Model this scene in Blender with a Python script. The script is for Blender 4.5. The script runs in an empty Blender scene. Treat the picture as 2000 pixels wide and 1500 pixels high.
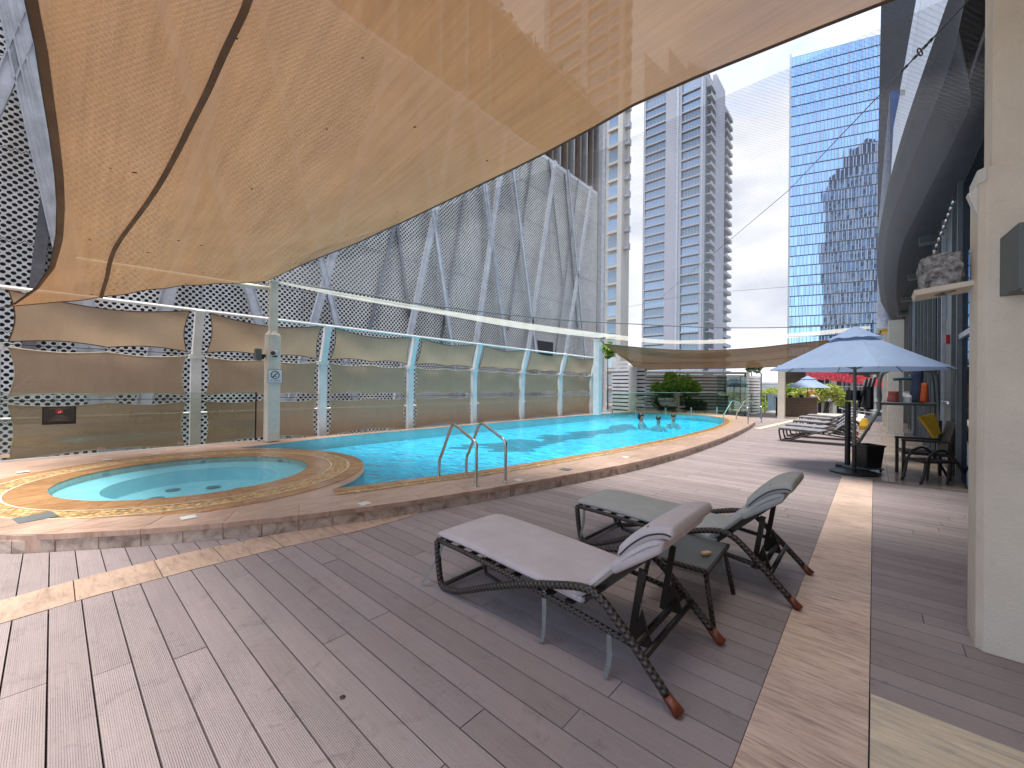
import bpy, bmesh, math, random
from math import sin, cos, pi, radians, sqrt, atan2
from mathutils import Vector, Matrix
from mathutils.geometry import tessellate_polygon
random.seed(7)
S = bpy.context.scene
COL = S.collection

# ------------------------------------------------------------------ camera
F = 797.0; EYE = 1.5
AZ = atan2(.664, .748); PITCH = radians(.25); ROLL = radians(.7)
f0 = Vector((-sin(AZ), cos(AZ), 0)); r0 = Vector((cos(AZ), sin(AZ), 0)); u0 = Vector((0, 0, 1))
FW = f0*cos(PITCH)+u0*sin(PITCH); u1 = -f0*sin(PITCH)+u0*cos(PITCH)
RT = r0*cos(ROLL)+u1*sin(ROLL); UP = u1*cos(ROLL)-r0*sin(ROLL)
cam = bpy.data.cameras.new('camera'); cam.sensor_width = 36; cam.lens = 36*F/2000; cam.clip_start = .05; cam.clip_end = 6000
co = bpy.data.objects.new('camera', cam); COL.objects.link(co)
co.matrix_world = Matrix(((RT.x, UP.x, -FW.x, 0), (RT.y, UP.y, -FW.y, 0), (RT.z, UP.z, -FW.z, EYE), (0, 0, 0, 1)))
S.camera = co

# ------------------------------------------------------------------ sky, sun, exposure
SUN_EL = radians(81); SUN_AZ = Vector((.15, -.98, 0)).normalized()
w = bpy.data.worlds.new('World'); S.world = w; w.use_nodes = True
nt = w.node_tree; nt.nodes.clear()
def N(t, **k):
    n = nt.nodes.new(t)
    for a, b in k.items(): setattr(n, a, b)
    return n
out = N('ShaderNodeOutputWorld'); bg = N('ShaderNodeBackground'); bg.inputs['Strength'].default_value = .10
sky = N('ShaderNodeTexSky', sky_type='NISHITA', sun_disc=False, sun_elevation=SUN_EL)
sky.sun_rotation = atan2(SUN_AZ.x, SUN_AZ.y); sky.altitude = 0; sky.air_density = 1.0; sky.dust_density = 1.2; sky.ozone_density = 2.5
tc = N('ShaderNodeTexCoord'); mp = N('ShaderNodeMapping'); mp.inputs['Scale'].default_value = (2.2, 2.2, 5.0)
no = N('ShaderNodeTexNoise'); no.inputs['Scale'].default_value = 1.25; no.inputs['Detail'].default_value = 9; no.inputs['Roughness'].default_value = .56; no.inputs['Distortion'].default_value = .35
dot = N('ShaderNodeVectorMath', operation='DOT_PRODUCT'); dot.inputs[1].default_value = (-.45, .88, .0)
ma = N('ShaderNodeMath', operation='MULTIPLY_ADD'); ma.inputs[1].default_value = .24
rmp = N('ShaderNodeValToRGB'); rmp.color_ramp.elements[0].position = .38; rmp.color_ramp.elements[1].position = .64; rmp.color_ramp.elements[0].color = (.30, .30, .30, 1)
no2 = N('ShaderNodeTexNoise'); no2.inputs['Scale'].default_value = 3.1; no2.inputs['Detail'].default_value = 8
cr = N('ShaderNodeValToRGB'); cr.color_ramp.elements[0].position = .3; cr.color_ramp.elements[1].position = .68
cr.color_ramp.elements[0].color = (1.75, 1.85, 2.15, 1); cr.color_ramp.elements[1].color = (2.7, 2.7, 2.72, 1)
mx = N('ShaderNodeMix', data_type='RGBA')
L = nt.links.new
L(tc.outputs['Generated'], mp.inputs['Vector']); L(mp.outputs[0], no.inputs['Vector']); L(mp.outputs[0], no2.inputs['Vector'])
L(tc.outputs['Generated'], dot.inputs[0]); L(dot.outputs['Value'], ma.inputs[0]); L(no.outputs['Fac'], ma.inputs[2])
L(ma.outputs[0], rmp.inputs[0]); L(rmp.outputs[0], mx.inputs['Factor'])
L(no2.outputs['Fac'], cr.inputs[0]); L(sky.outputs[0], mx.inputs['A']); L(cr.outputs[0], mx.inputs['B'])
L(mx.outputs['Result'], bg.inputs[0]); L(bg.outputs[0], out.inputs[0])
sun = bpy.data.lights.new('sun', 'SUN'); sun.energy = 1.6; sun.angle = radians(25); sun.color = (1, .95, .86)
so = bpy.data.objects.new('sun', sun); COL.objects.link(so)
sd = Vector((SUN_AZ.x*cos(SUN_EL), SUN_AZ.y*cos(SUN_EL), sin(SUN_EL)))
so.rotation_euler = sd.to_track_quat('Z', 'Y').to_euler()
S.view_settings.view_transform = 'Standard'; S.view_settings.look = 'None'; S.view_settings.gamma = 1
S.view_settings.exposure = 2.3; S.view_settings.use_curve_mapping = False
S.cycles.max_bounces = 10; S.cycles.transparent_max_bounces = 24; S.cycles.transmission_bounces = 8
S.cycles.sample_clamp_indirect = 6

# ------------------------------------------------------------------ measuring: a pixel of the photo -> a point of the place
def ray(px, py): return FW+RT*((px-1000)/F)+UP*((750-py)/F)
E0 = Vector((0, 0, EYE))
def at(px, py, d): return E0+ray(px, py)*d
def gz(px, py, z=0.): r = ray(px, py); return E0+r*((z-EYE)/r.z)
def onX(px, py, X): r = ray(px, py); return E0+r*(X/r.x)
def onY(px, py, Y): r = ray(px, py); return E0+r*(Y/r.y)

# ------------------------------------------------------------------ materials
MATS = {}
class M:
    def __init__(s, name):
        s.m = bpy.data.materials.new(name); s.m.use_nodes = True; s.t = s.m.node_tree; s.t.nodes.clear()
        s.out = s.n('ShaderNodeOutputMaterial'); MATS[name] = s.m
    def n(s, t, **k):
        x = s.t.nodes.new(t)
        for a, b in k.items():
            if a.startswith('i_'):
                x.inputs[int(a[2:]) if a[2:].isdigit() else a[2:].replace('_', ' ')].default_value = b
            else: setattr(x, a, b)
        return x
    def l(s, a, b): s.t.links.new(a, b)
def rgb(c): return (c[0], c[1], c[2], 1)
def mat(name, col, rough=.6, metal=0., var=.12, vscale=3., bump=0., bscale=60., col2=None, stretch=(1, 1, 1), spec=.5, objrand=0., trans=0., alpha=0., coord='Position', wear=0., coat=0., sheen=0.):
    """principled surface with large-scale tone variation, optional grain and bump, optional translucency"""
    a = M(name); p = a.n('ShaderNodeBsdfPrincipled')
    p.inputs['Roughness'].default_value = rough; p.inputs['Metallic'].default_value = metal
    p.inputs['Specular IOR Level'].default_value = spec; p.inputs['Coat Weight'].default_value = coat
    if coord == 'Position': g = a.n('ShaderNodeNewGeometry').outputs['Position']
    else: g = a.n('ShaderNodeTexCoord').outputs[coord]
    mpn = a.n('ShaderNodeMapping'); mpn.inputs['Scale'].default_value = stretch; a.l(g, mpn.inputs[0])
    nz = a.n('ShaderNodeTexNoise', i_Scale=vscale, i_Detail=7., i_Roughness=.62); a.l(mpn.outputs[0], nz.inputs['Vector'])
    c2 = col2 or tuple(max(0, x*(1-2.2*var)) for x in col); c1 = col if col2 else tuple(min(1, x*(1+var)) for x in col)
    r = a.n('ShaderNodeValToRGB'); r.color_ramp.elements[0].position = .34; r.color_ramp.elements[1].position = .66
    r.color_ramp.elements[0].color = rgb(c2); r.color_ramp.elements[1].color = rgb(c1)
    a.l(nz.outputs['Fac'], r.inputs[0]); c = r.outputs[0]
    if objrand:
        gi = a.n('ShaderNodeNewGeometry'); oi = a.n('ShaderNodeObjectInfo')
        ad = a.n('ShaderNodeMath', operation='ADD'); a.l(gi.outputs['Random Per Island'], ad.inputs[0]); a.l(oi.outputs['Random'], ad.inputs[1])
        fr = a.n('ShaderNodeMath', operation='FRACT'); a.l(ad.outputs[0], fr.inputs[0])
        mr = a.n('ShaderNodeMapRange', i_3=1-objrand, i_4=1+objrand); a.l(fr.outputs[0], mr.inputs[0])
        hs = a.n('ShaderNodeHueSaturation'); a.l(mr.outputs[0], hs.inputs['Value']); a.l(c, hs.inputs['Color']); c = hs.outputs[0]
    if wear:
        wz = a.n('ShaderNodeTexNoise', i_Scale=14., i_Detail=9., i_Roughness=.75); a.l(g, wz.inputs['Vector'])
        wr = a.n('ShaderNodeMapRange', i_1=.56, i_2=.72, i_3=0., i_4=wear); a.l(wz.outputs['Fac'], wr.inputs[0])
        mm = a.n('ShaderNodeMix', data_type='RGBA', blend_type='MULTIPLY'); mm.inputs['B'].default_value = (.45, .38, .32, 1)
        a.l(wr.outputs[0], mm.inputs['Factor']); a.l(c, mm.inputs['A']); c = mm.outputs['Result']
    a.l(c, p.inputs['Base Color'])
    if bump:
        bz = a.n('ShaderNodeTexNoise', i_Scale=bscale, i_Detail=4.); a.l(mpn.outputs[0], bz.inputs['Vector'])
        bn = a.n('ShaderNodeBump', i_Strength=bump, i_Distance=.01); a.l(bz.outputs['Fac'], bn.inputs['Height']); a.l(bn.outputs[0], p.inputs['Normal'])
    res = p.outputs[0]
    if trans:
        tr = a.n('ShaderNodeBsdfTranslucent'); a.l(c, tr.inputs[0]); ms = a.n('ShaderNodeMixShader', i_0=trans); a.l(res, ms.inputs[1]); a.l(tr.outputs[0], ms.inputs[2]); res = ms.outputs[0]
    if alpha:
        tp = a.n('ShaderNodeBsdfTransparent'); ms = a.n('ShaderNodeMixShader', i_0=alpha); a.l(res, ms.inputs[1]); a.l(tp.outputs[0], ms.inputs[2]); res = ms.outputs[0]
    a.l(res, a.out.inputs[0]); a.p = p; a.c = c; a.g = g
    return a.m

def plank_mat():
    a = M('composite_plank'); p = a.n('ShaderNodeBsdfPrincipled', i_Roughness=.62); p.inputs['Specular IOR Level'].default_value = .35
    gi = a.n('ShaderNodeNewGeometry'); oi = a.n('ShaderNodeObjectInfo')
    ad = a.n('ShaderNodeMath', operation='ADD'); a.l(gi.outputs['Random Per Island'], ad.inputs[0]); a.l(oi.outputs['Random'], ad.inputs[1])
    fr = a.n('ShaderNodeMath', operation='FRACT'); a.l(ad.outputs[0], fr.inputs[0])
    n1 = a.n('ShaderNodeTexNoise', i_Scale=1.7, i_Detail=8., i_Roughness=.6); a.l(gi.outputs['Position'], n1.inputs['Vector'])
    mp = a.n('ShaderNodeMapping'); mp.inputs['Scale'].default_value = (2.2, 90, 1); a.l(gi.outputs['Position'], mp.inputs[0])
    n2 = a.n('ShaderNodeTexNoise', i_Scale=1., i_Detail=6., i_Roughness=.7); a.l(mp.outputs[0], n2.inputs['Vector'])
    r = a.n('ShaderNodeValToRGB'); e = r.color_ramp.elements
    e[0].position = .28; e[0].color = (.20, .163, .162, 1); e[1].position = .72; e[1].color = (.45, .375, .372, 1)
    m1 = a.n('ShaderNodeMath', operation='MULTIPLY_ADD', i_1=.55); a.l(n1.outputs['Fac'], m1.inputs[0])
    m2 = a.n('ShaderNodeMath', operation='MULTIPLY_ADD', i_1=.30); a.l(n2.outputs['Fac'], m2.inputs[0]); a.l(m2.outputs[0], m1.inputs[2])
    m3 = a.n('ShaderNodeMath', operation='MULTIPLY_ADD', i_1=.12, i_2=.01); a.l(fr.outputs[0], m3.inputs[0]); a.l(m3.outputs[0], m2.inputs[2])
    a.l(m1.outputs[0], r.inputs[0])
    # scuffs and stains
    n3 = a.n('ShaderNodeTexNoise', i_Scale=5.5, i_Detail=10., i_Roughness=.8, i_Distortion=1.2); a.l(gi.outputs['Position'], n3.inputs['Vector'])
    mr = a.n('ShaderNodeMapRange', i_1=.55, i_2=.70, i_3=0., i_4=.65); a.l(n3.outputs['Fac'], mr.inputs[0])
    mx = a.n('ShaderNodeMix', data_type='RGBA', blend_type='MULTIPLY'); mx.inputs['B'].default_value = (.5, .46, .47, 1)
    a.l(mr.outputs[0], mx.inputs['Factor']); a.l(r.outputs[0], mx.inputs['A']); a.l(mx.outputs['Result'], p.inputs['Base Color'])
    # machined grooves along the board, worn smooth in patches
    sx = a.n('ShaderNodeSeparateXYZ'); a.l(gi.outputs['Position'], sx.inputs[0])
    fq = a.n('ShaderNodeMath', operation='MULTIPLY', i_1=2*pi/.0075); a.l(sx.outputs['Y'], fq.inputs[0])
    sn = a.n('ShaderNodeMath', operation='SINE'); a.l(fq.outputs[0], sn.inputs[0])
    wn = a.n('ShaderNodeMapRange', i_1=.42, i_2=.6, i_3=.25, i_4=1.); a.l(n1.outputs['Fac'], wn.inputs[0])
    hm = a.n('ShaderNodeMath', operation='MULTIPLY'); a.l(sn.outputs[0], hm.inputs[0]); a.l(wn.outputs[0], hm.inputs[1])
    bp = a.n('ShaderNodeBump', i_Strength=.85, i_Distance=.0022); a.l(hm.outputs[0], bp.inputs['Height']); a.l(bp.outputs[0], p.inputs['Normal'])
    a.l(p.outputs[0], a.out.inputs[0]); return a.m
PLANK = plank_mat()

def stone_mat(name, c1, c2, c3, sc=(1, 6, 1), rough=.45, grain=.5):
    a = M(name); p = a.n('ShaderNodeBsdfPrincipled', i_Roughness=rough)
    gi = a.n('ShaderNodeNewGeometry'); oi = a.n('ShaderNodeObjectInfo')
    ad = a.n('ShaderNodeMath', operation='ADD'); a.l(gi.outputs['Random Per Island'], ad.inputs[0]); a.l(oi.outputs['Random'], ad.inputs[1])
    off = a.n('ShaderNodeVectorMath', operation='SCALE'); off.inputs[0].default_value = (3.7, 5.1, 2.2); a.l(ad.outputs[0], off.inputs['Scale'])
    va = a.n('ShaderNodeVectorMath', operation='ADD'); a.l(gi.outputs['Position'], va.inputs[0]); a.l(off.outputs[0], va.inputs[1])
    mp = a.n('ShaderNodeMapping'); mp.inputs['Scale'].default_value = sc; a.l(va.outputs[0], mp.inputs[0])
    n1 = a.n('ShaderNodeTexNoise', i_Scale=2.2, i_Detail=10., i_Roughness=.66, i_Distortion=.7); a.l(mp.outputs[0], n1.inputs['Vector'])
    n2 = a.n('ShaderNodeTexNoise', i_Scale=1.3, i_Detail=4.); a.l(gi.outputs['Position'], n2.inputs['Vector'])
    r = a.n('ShaderNodeValToRGB'); e = r.color_ramp.elements; e[0].position = .30; e[0].color = rgb(c3); e[1].position = .70; e[1].color = rgb(c1)
    x = e.new(.5); x.color = rgb(c2)
    a.l(n1.outputs['Fac'], r.inputs[0])
    hs = a.n('ShaderNodeHueSaturation'); mr = a.n('ShaderNodeMapRange', i_1=.3, i_2=.7, i_3=.82, i_4=1.14); a.l(n2.outputs['Fac'], mr.inputs[0]); a.l(mr.outputs[0], hs.inputs['Value']); a.l(r.outputs[0], hs.inputs['Color'])
    a.l(hs.outputs[0], p.inputs['Base Color'])
    pit = a.n('ShaderNodeTexNoise', i_Scale=38., i_Detail=6.); a.l(mp.outputs[0], pit.inputs['Vector'])
    bp = a.n('ShaderNodeBump', i_Strength=grain, i_Distance=.004); a.l(pit.outputs['Fac'], bp.inputs['Height']); a.l(bp.outputs[0], p.inputs['Normal'])
    a.l(p.outputs[0], a.out.inputs[0]); return a.m
TRAV = stone_mat('travertine', (.80, .62, .51), (.66, .49, .39), (.34, .24, .19), (2.4, 17, 1), .5, .8)
TRAV_P = stone_mat('pink_travertine', (.58, .42, .32), (.48, .34, .26), (.30, .21, .16), (2.4, 10, 1), .5, .8)
TRAV_Y = stone_mat('cream_travertine', (.80, .68, .50), (.66, .56, .42), (.42, .37, .32), (2.4, 17, 1), .5, .8)
COPE = stone_mat('pool_stone', (.60, .44, .35), (.50, .34, .265), (.33, .22, .16), (7, 1.6, 1), .28)
COPE_O = stone_mat('orange_wet_stone', (.58, .33, .16), (.44, .24, .11), (.26, .13, .06), (6, 1.5, 1), .16)
CURB = stone_mat('weathered_curb_stone', (.70, .59, .50), (.52, .42, .35), (.18, .12, .09), (3, 3, 3), .7)
PEBBLE = None
def pebble():
    a = M('golden_pebble_mosaic'); p = a.n('ShaderNodeBsdfPrincipled', i_Roughness=.4); gi = a.n('ShaderNodeNewGeometry')
    v = a.n('ShaderNodeTexVoronoi', i_Scale=26.); a.l(gi.outputs['Position'], v.inputs['Vector'])
    r = a.n('ShaderNodeValToRGB'); e = r.color_ramp.elements; e[0].color = (.72, .50, .24, 1); e[1].color = (.34, .20, .08, 1); e[0].position = .2; e[1].position = .62
    a.l(v.outputs['Distance'], r.inputs[0])
    hs = a.n('ShaderNodeHueSaturation'); sp = a.n('ShaderNodeSeparateXYZ'); a.l(v.outputs['Color'], sp.inputs[0]); mr = a.n('ShaderNodeMapRange', i_3=.6, i_4=1.35); a.l(sp.outputs[0], mr.inputs[0]); a.l(mr.outputs[0], hs.inputs['Value'])
    a.l(r.outputs[0], hs.inputs['Color']); a.l(hs.outputs[0], p.inputs['Base Color'])
    iv = a.n('ShaderNodeMath', operation='SUBTRACT', i_0=1.); a.l(v.outputs['Distance'], iv.inputs[1])
    bp = a.n('ShaderNodeBump', i_Strength=.7, i_Distance=.008); a.l(iv.outputs[0], bp.inputs['Height']); a.l(bp.outputs[0], p.inputs['Normal'])
    a.l(p.outputs[0], a.out.inputs[0]); return a.m
PEBBLE = pebble()

def water_mat(name, tint, bs=.5, sc=7., refl=1.0, body=(.03, .62, .95), cloud=.32, dist=.10):
    a = M(name); tp = a.n('ShaderNodeBsdfTransparent'); tp.inputs[0].default_value = rgb(tint)
    g = a.n('ShaderNodeBsdfGlossy', i_Roughness=.03); fr = a.n('ShaderNodeFresnel', i_IOR=1.33)
    gi = a.n('ShaderNodeNewGeometry'); mp = a.n('ShaderNodeMapping'); mp.inputs['Rotation'].default_value = (0, 0, .6); mp.inputs['Scale'].default_value = (1, 1.7, 1); a.l(gi.outputs['Position'], mp.inputs[0])
    n1 = a.n('ShaderNodeTexNoise', i_Scale=sc, i_Detail=4., i_Roughness=.55, i_Distortion=.6); a.l(mp.outputs[0], n1.inputs['Vector'])
    bp = a.n('ShaderNodeBump', i_Strength=bs, i_Distance=dist); a.l(n1.outputs['Fac'], bp.inputs['Height'])
    a.l(bp.outputs[0], g.inputs['Normal']); a.l(bp.outputs[0], fr.inputs['Normal'])
    f = a.n('ShaderNodeMath', operation='MULTIPLY', i_1=refl); a.l(fr.outputs[0], f.inputs[0])
    df = a.n('ShaderNodeBsdfDiffuse'); df.inputs[0].default_value = rgb(body); mb = a.n('ShaderNodeMixShader', i_0=cloud); a.l(tp.outputs[0], mb.inputs[1]); a.l(df.outputs[0], mb.inputs[2]); a.l(bp.outputs[0], df.inputs['Normal'])
    ms = a.n('ShaderNodeMixShader'); a.l(f.outputs[0], ms.inputs[0]); a.l(mb.outputs[0], ms.inputs[1]); a.l(g.outputs[0], ms.inputs[2]); a.l(ms.outputs[0], a.out.inputs[0])
    return a.m
WATER = water_mat('pool_water', (.80, .97, 1.0), 1.0, 2.8, 1.0)
WATER2 = water_mat('spa_water', (.88, .98, 1.0), .08, 3., .6, (.30, .75, .85), .2)
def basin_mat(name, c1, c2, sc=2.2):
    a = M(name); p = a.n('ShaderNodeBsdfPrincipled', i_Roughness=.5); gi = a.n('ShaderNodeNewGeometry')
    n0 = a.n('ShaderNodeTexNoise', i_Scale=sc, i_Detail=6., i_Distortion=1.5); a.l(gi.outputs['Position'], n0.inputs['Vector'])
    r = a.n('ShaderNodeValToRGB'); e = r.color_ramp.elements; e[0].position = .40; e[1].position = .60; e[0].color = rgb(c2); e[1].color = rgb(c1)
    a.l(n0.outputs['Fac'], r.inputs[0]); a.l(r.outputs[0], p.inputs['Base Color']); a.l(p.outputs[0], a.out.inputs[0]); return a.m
BASIN = basin_mat('turquoise_tile_painted_ripple', (.10, .86, 1.0), (.02, .50, .82), 4.5)  # pale and deep blue blotches paint ripple light into the tile colour
BASIN2 = basin_mat('pale_blue_mosaic', (.36, .76, .84), (.28, .68, .78))
MOSAIC = mat('dark_blue_mosaic', (.005, .03, .06), .5)

def glass_mat(name, tint, rough=0.0, refl=1.0, base=.03):
    a = M(name); tp = a.n('ShaderNodeBsdfTransparent'); tp.inputs[0].default_value = rgb(tint)
    g = a.n('ShaderNodeBsdfGlossy', i_Roughness=rough); fr = a.n('ShaderNodeFresnel', i_IOR=1.45)
    f = a.n('ShaderNodeMath', operation='MULTIPLY_ADD', i_1=refl, i_2=base); a.l(fr.outputs[0], f.inputs[0])
    ms = a.n('ShaderNodeMixShader'); a.l(f.outputs[0], ms.inputs[0]); a.l(tp.outputs[0], ms.inputs[1]); a.l(g.outputs[0], ms.inputs[2]); a.l(ms.outputs[0], a.out.inputs[0]); return a.m
GLASS = glass_mat('balustrade_glass', (.93, .975, .95), 0, .8, .02)
GLASS_G = glass_mat('pale_green_glass', (.86, .96, .90), 0, .3, .01)
GLASS_EDGE = mat('green_glass_edge', (.25, .42, .36), .2)
def facade_glass(name, c, refl=.75, tilt=.012, gt=(.80, .88, 1, 1)):
    a = M(name); d = a.n('ShaderNodeBsdfDiffuse'); d.inputs[0].default_value = rgb(c); g = a.n('ShaderNodeBsdfGlossy', i_Roughness=.02)
    g.inputs[0].default_value = gt
    gi = a.n('ShaderNodeNewGeometry'); oi = a.n('ShaderNodeObjectInfo')
    ad = a.n('ShaderNodeMath', operation='ADD'); a.l(gi.outputs['Random Per Island'], ad.inputs[0]); a.l(oi.outputs['Random'], ad.inputs[1])
    wn = a.n('ShaderNodeTexWhiteNoise', noise_dimensions='1D'); a.l(ad.outputs[0], wn.inputs['W'])
    sb = a.n('ShaderNodeVectorMath', operation='SUBTRACT'); sb.inputs[1].default_value = (.5, .5, .5); a.l(wn.outputs['Color'], sb.inputs[0])
    sc = a.n('ShaderNodeVectorMath', operation='SCALE'); sc.inputs['Scale'].default_value = tilt; a.l(sb.outputs[0], sc.inputs[0])
    na = a.n('ShaderNodeVectorMath', operation='ADD'); a.l(gi.outputs['Normal'], na.inputs[0]); a.l(sc.outputs[0], na.inputs[1])
    nn = a.n('ShaderNodeVectorMath', operation='NORMALIZE'); a.l(na.outputs[0], nn.inputs[0]); a.l(nn.outputs[0], g.inputs['Normal'])
    mr = a.n('ShaderNodeMapRange', i_3=refl-.1, i_4=min(.97, refl+.08)); a.l(wn.outputs['Value'], mr.inputs[0])
    ms = a.n('ShaderNodeMixShader'); a.l(mr.outputs[0], ms.inputs[0]); a.l(d.outputs[0], ms.inputs[1]); a.l(g.outputs[0], ms.inputs[2]); a.l(ms.outputs[0], a.out.inputs[0]); return a.m
CURTAIN = facade_glass('blue_curtain_glass', (.04, .12, .30), .84, gt=(.50, .72, 1, 1))
WINGLASS = facade_glass('grey_green_window', (.17, .21, .23), .22)
DARKGLASS = facade_glass('dark_window', (.015, .018, .022), .25)

def fabric_mat(name, col, trans, alpha, weave=260., streak=None, net=0., vr=.18):
    a = M(name); gi = a.n('ShaderNodeNewGeometry'); tcn = a.n('ShaderNodeTexCoord')
    n1 = a.n('ShaderNodeTexNoise', i_Scale=1.1, i_Detail=6.); a.l(gi.outputs['Position'], n1.inputs['Vector'])
    mp = a.n('ShaderNodeMapping'); mp.inputs['Scale'].default_value = streak or (3, 3, 3); a.l(gi.outputs['Position'], mp.inputs[0])
    n2 = a.n('ShaderNodeTexNoise', i_Scale=1.6, i_Detail=9., i_Roughness=.7); a.l(mp.outputs[0], n2.inputs['Vector'])
    mp3 = a.n('ShaderNodeMapping'); mp3.inputs['Scale'].default_value = tuple(k_*(5 if k_ > 3 else 2.5) for k_ in (streak or (3, 3, 3))); a.l(gi.outputs['Position'], mp3.inputs[0]); n3 = a.n('ShaderNodeTexNoise', i_Scale=2.4, i_Detail=12., i_Roughness=.8); a.l(mp3.outputs[0], n3.inputs['Vector'])
    s1 = a.n('ShaderNodeMath', operation='MULTIPLY_ADD', i_1=.4); a.l(n1.outputs['Fac'], s1.inputs[0])
    s2 = a.n('ShaderNodeMath', operation='MULTIPLY_ADD', i_1=.75); a.l(n2.outputs['Fac'], s2.inputs[0]); a.l(s2.outputs[0], s1.inputs[2])
    s3 = a.n('ShaderNodeMath', operation='MULTIPLY_ADD', i_1=.55, i_2=-.35); a.l(n3.outputs['Fac'], s3.inputs[0]); a.l(s3.outputs[0], s2.inputs[2])
    mr = a.n('ShaderNodeMapRange', i_1=.3, i_2=.7, i_3=1-vr, i_4=1+vr*.85); a.l(s1.outputs[0], mr.inputs[0])
    hs = a.n('ShaderNodeHueSaturation'); hs.inputs['Color'].default_value = rgb(col); a.l(mr.outputs[0], hs.inputs['Value'])
    d = a.n('ShaderNodeBsdfDiffuse'); t = a.n('ShaderNodeBsdfTranslucent'); tp = a.n('ShaderNodeBsdfTransparent')
    a.l(hs.outputs[0], d.inputs[0]); a.l(hs.outputs[0], t.inputs[0])
    bp = a.n('ShaderNodeBump', i_Strength=.25, i_Distance=.01); a.l(n2.outputs['Fac'], bp.inputs['Height']); a.l(bp.outputs[0], d.inputs['Normal']); a.l(bp.outputs[0], t.inputs['Normal'])
    m1 = a.n('ShaderNodeMixShader', i_0=trans); a.l(d.outputs[0], m1.inputs[1]); a.l(t.outputs[0], m1.inputs[2])
    m2 = a.n('ShaderNodeMixShader', i_0=alpha); a.l(m1.outputs[0], m2.inputs[1]); a.l(tp.outputs[0], m2.inputs[2])
    if net:   # open knitted net: strands on a skew grid
        sx = a.n('ShaderNodeSeparateXYZ'); mn = a.n('ShaderNodeMapping'); mn.inputs['Rotation'].default_value = (0, 0, .5); a.l(gi.outputs['Position'], mn.inputs[0]); a.l(mn.outputs[0], sx.inputs[0])
        fs = []
        for ax, k in (('X', net), ('Y', net*1.25)):
            q = a.n('ShaderNodeMath', operation='MULTIPLY', i_1=k); a.l(sx.outputs[ax], q.inputs[0])
            fr = a.n('ShaderNodeMath', operation='PINGPONG', i_1=1.); a.l(q.outputs[0], fr.inputs[0]); fs.append(fr.outputs[0])
        mn2 = a.n('ShaderNodeMath', operation='MINIMUM'); a.l(fs[0], mn2.inputs[0]); a.l(fs[1], mn2.inputs[1])
        r = a.n('ShaderNodeMapRange', i_1=.12, i_2=.42, i_3=alpha-.16, i_4=alpha+.05); a.l(mn2.outputs[0], r.inputs[0]); a.l(r.outputs[0], m2.inputs[0])
    a.l(m2.outputs[0], a.out.inputs[0]); return a.m
SAIL = fabric_mat('tan_shade_cloth', (.47, .27, .14), .165, .09, 320., (.35, 7, 1))
SAIL2 = fabric_mat('brown_shade_cloth', (.18, .115, .065), .2, .05, 200.)
SCREEN = fabric_mat('sand_screen_cloth', (.50, .36, .245), .35, .05, 150., (2, 3, 1.2), 0., .07)
NET = fabric_mat('pale_shade_net', (.22, .22, .24), .4, .82, 100., None, 55.)
BAND = fabric_mat('cream_net_border', (.72, .70, .62), .5, .45, 100.)
HEM = mat('brown_hem_webbing', (.16, .095, .055), .8, trans=.15)
HEMW = mat('pale_hem_rope', (.55, .47, .36), .8)
WHITE = mat('white_painted_steel', (.76, .74, .72), .38, var=.05, wear=.25)
CREAM = mat('cream_painted_steel', (.66, .63, .55), .5, var=.05, wear=.35)
ALU = mat('anodised_aluminium', (.55, .56, .60), .4, .3, var=.08)
ALU_D = mat('dark_steel_brace', (.20, .20, .22), .4, .5)
PERF = mat('perforated_grey_panel', (.76, .745, .73), .5, .0, var=.08, vscale=.5, objrand=.10)
BACK = mat('dark_wall_behind_mesh', (.03, .03, .035), .8)
SS = mat('stainless_steel', (.62, .60, .57), .16, 1., var=.06)
STUCCO = mat('cream_textured_render', (.70, .63, .53), .85, var=.05, vscale=2., bump=.35, bscale=90., wear=.28)
STUCCO_E = mat('white_render_edge', (.66, .64, .60), .7, var=.05, bump=.2, wear=.3)
CHAR = mat('charcoal_cladding', (.020, .023, .030), .6, var=.2, vscale=1., spec=.15)
SOFFIT = mat('grey_soffit_panel', (.035, .035, .042), .6, var=.15, spec=.2)
DOORM = mat('grey_door_metal', (.13, .145, .15), .45, var=.1)
LAMPM = mat('grey_lamp_housing', (.115, .13, .13), .42, var=.06)
RED = mat('red_plastic', (.45, .02, .02), .35)
ROCK = mat('grey_boulder', (.42, .42, .42), .85, var=.3, vscale=28., bump=1., bscale=26., wear=.3, col2=(.05, .05, .055))
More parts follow.
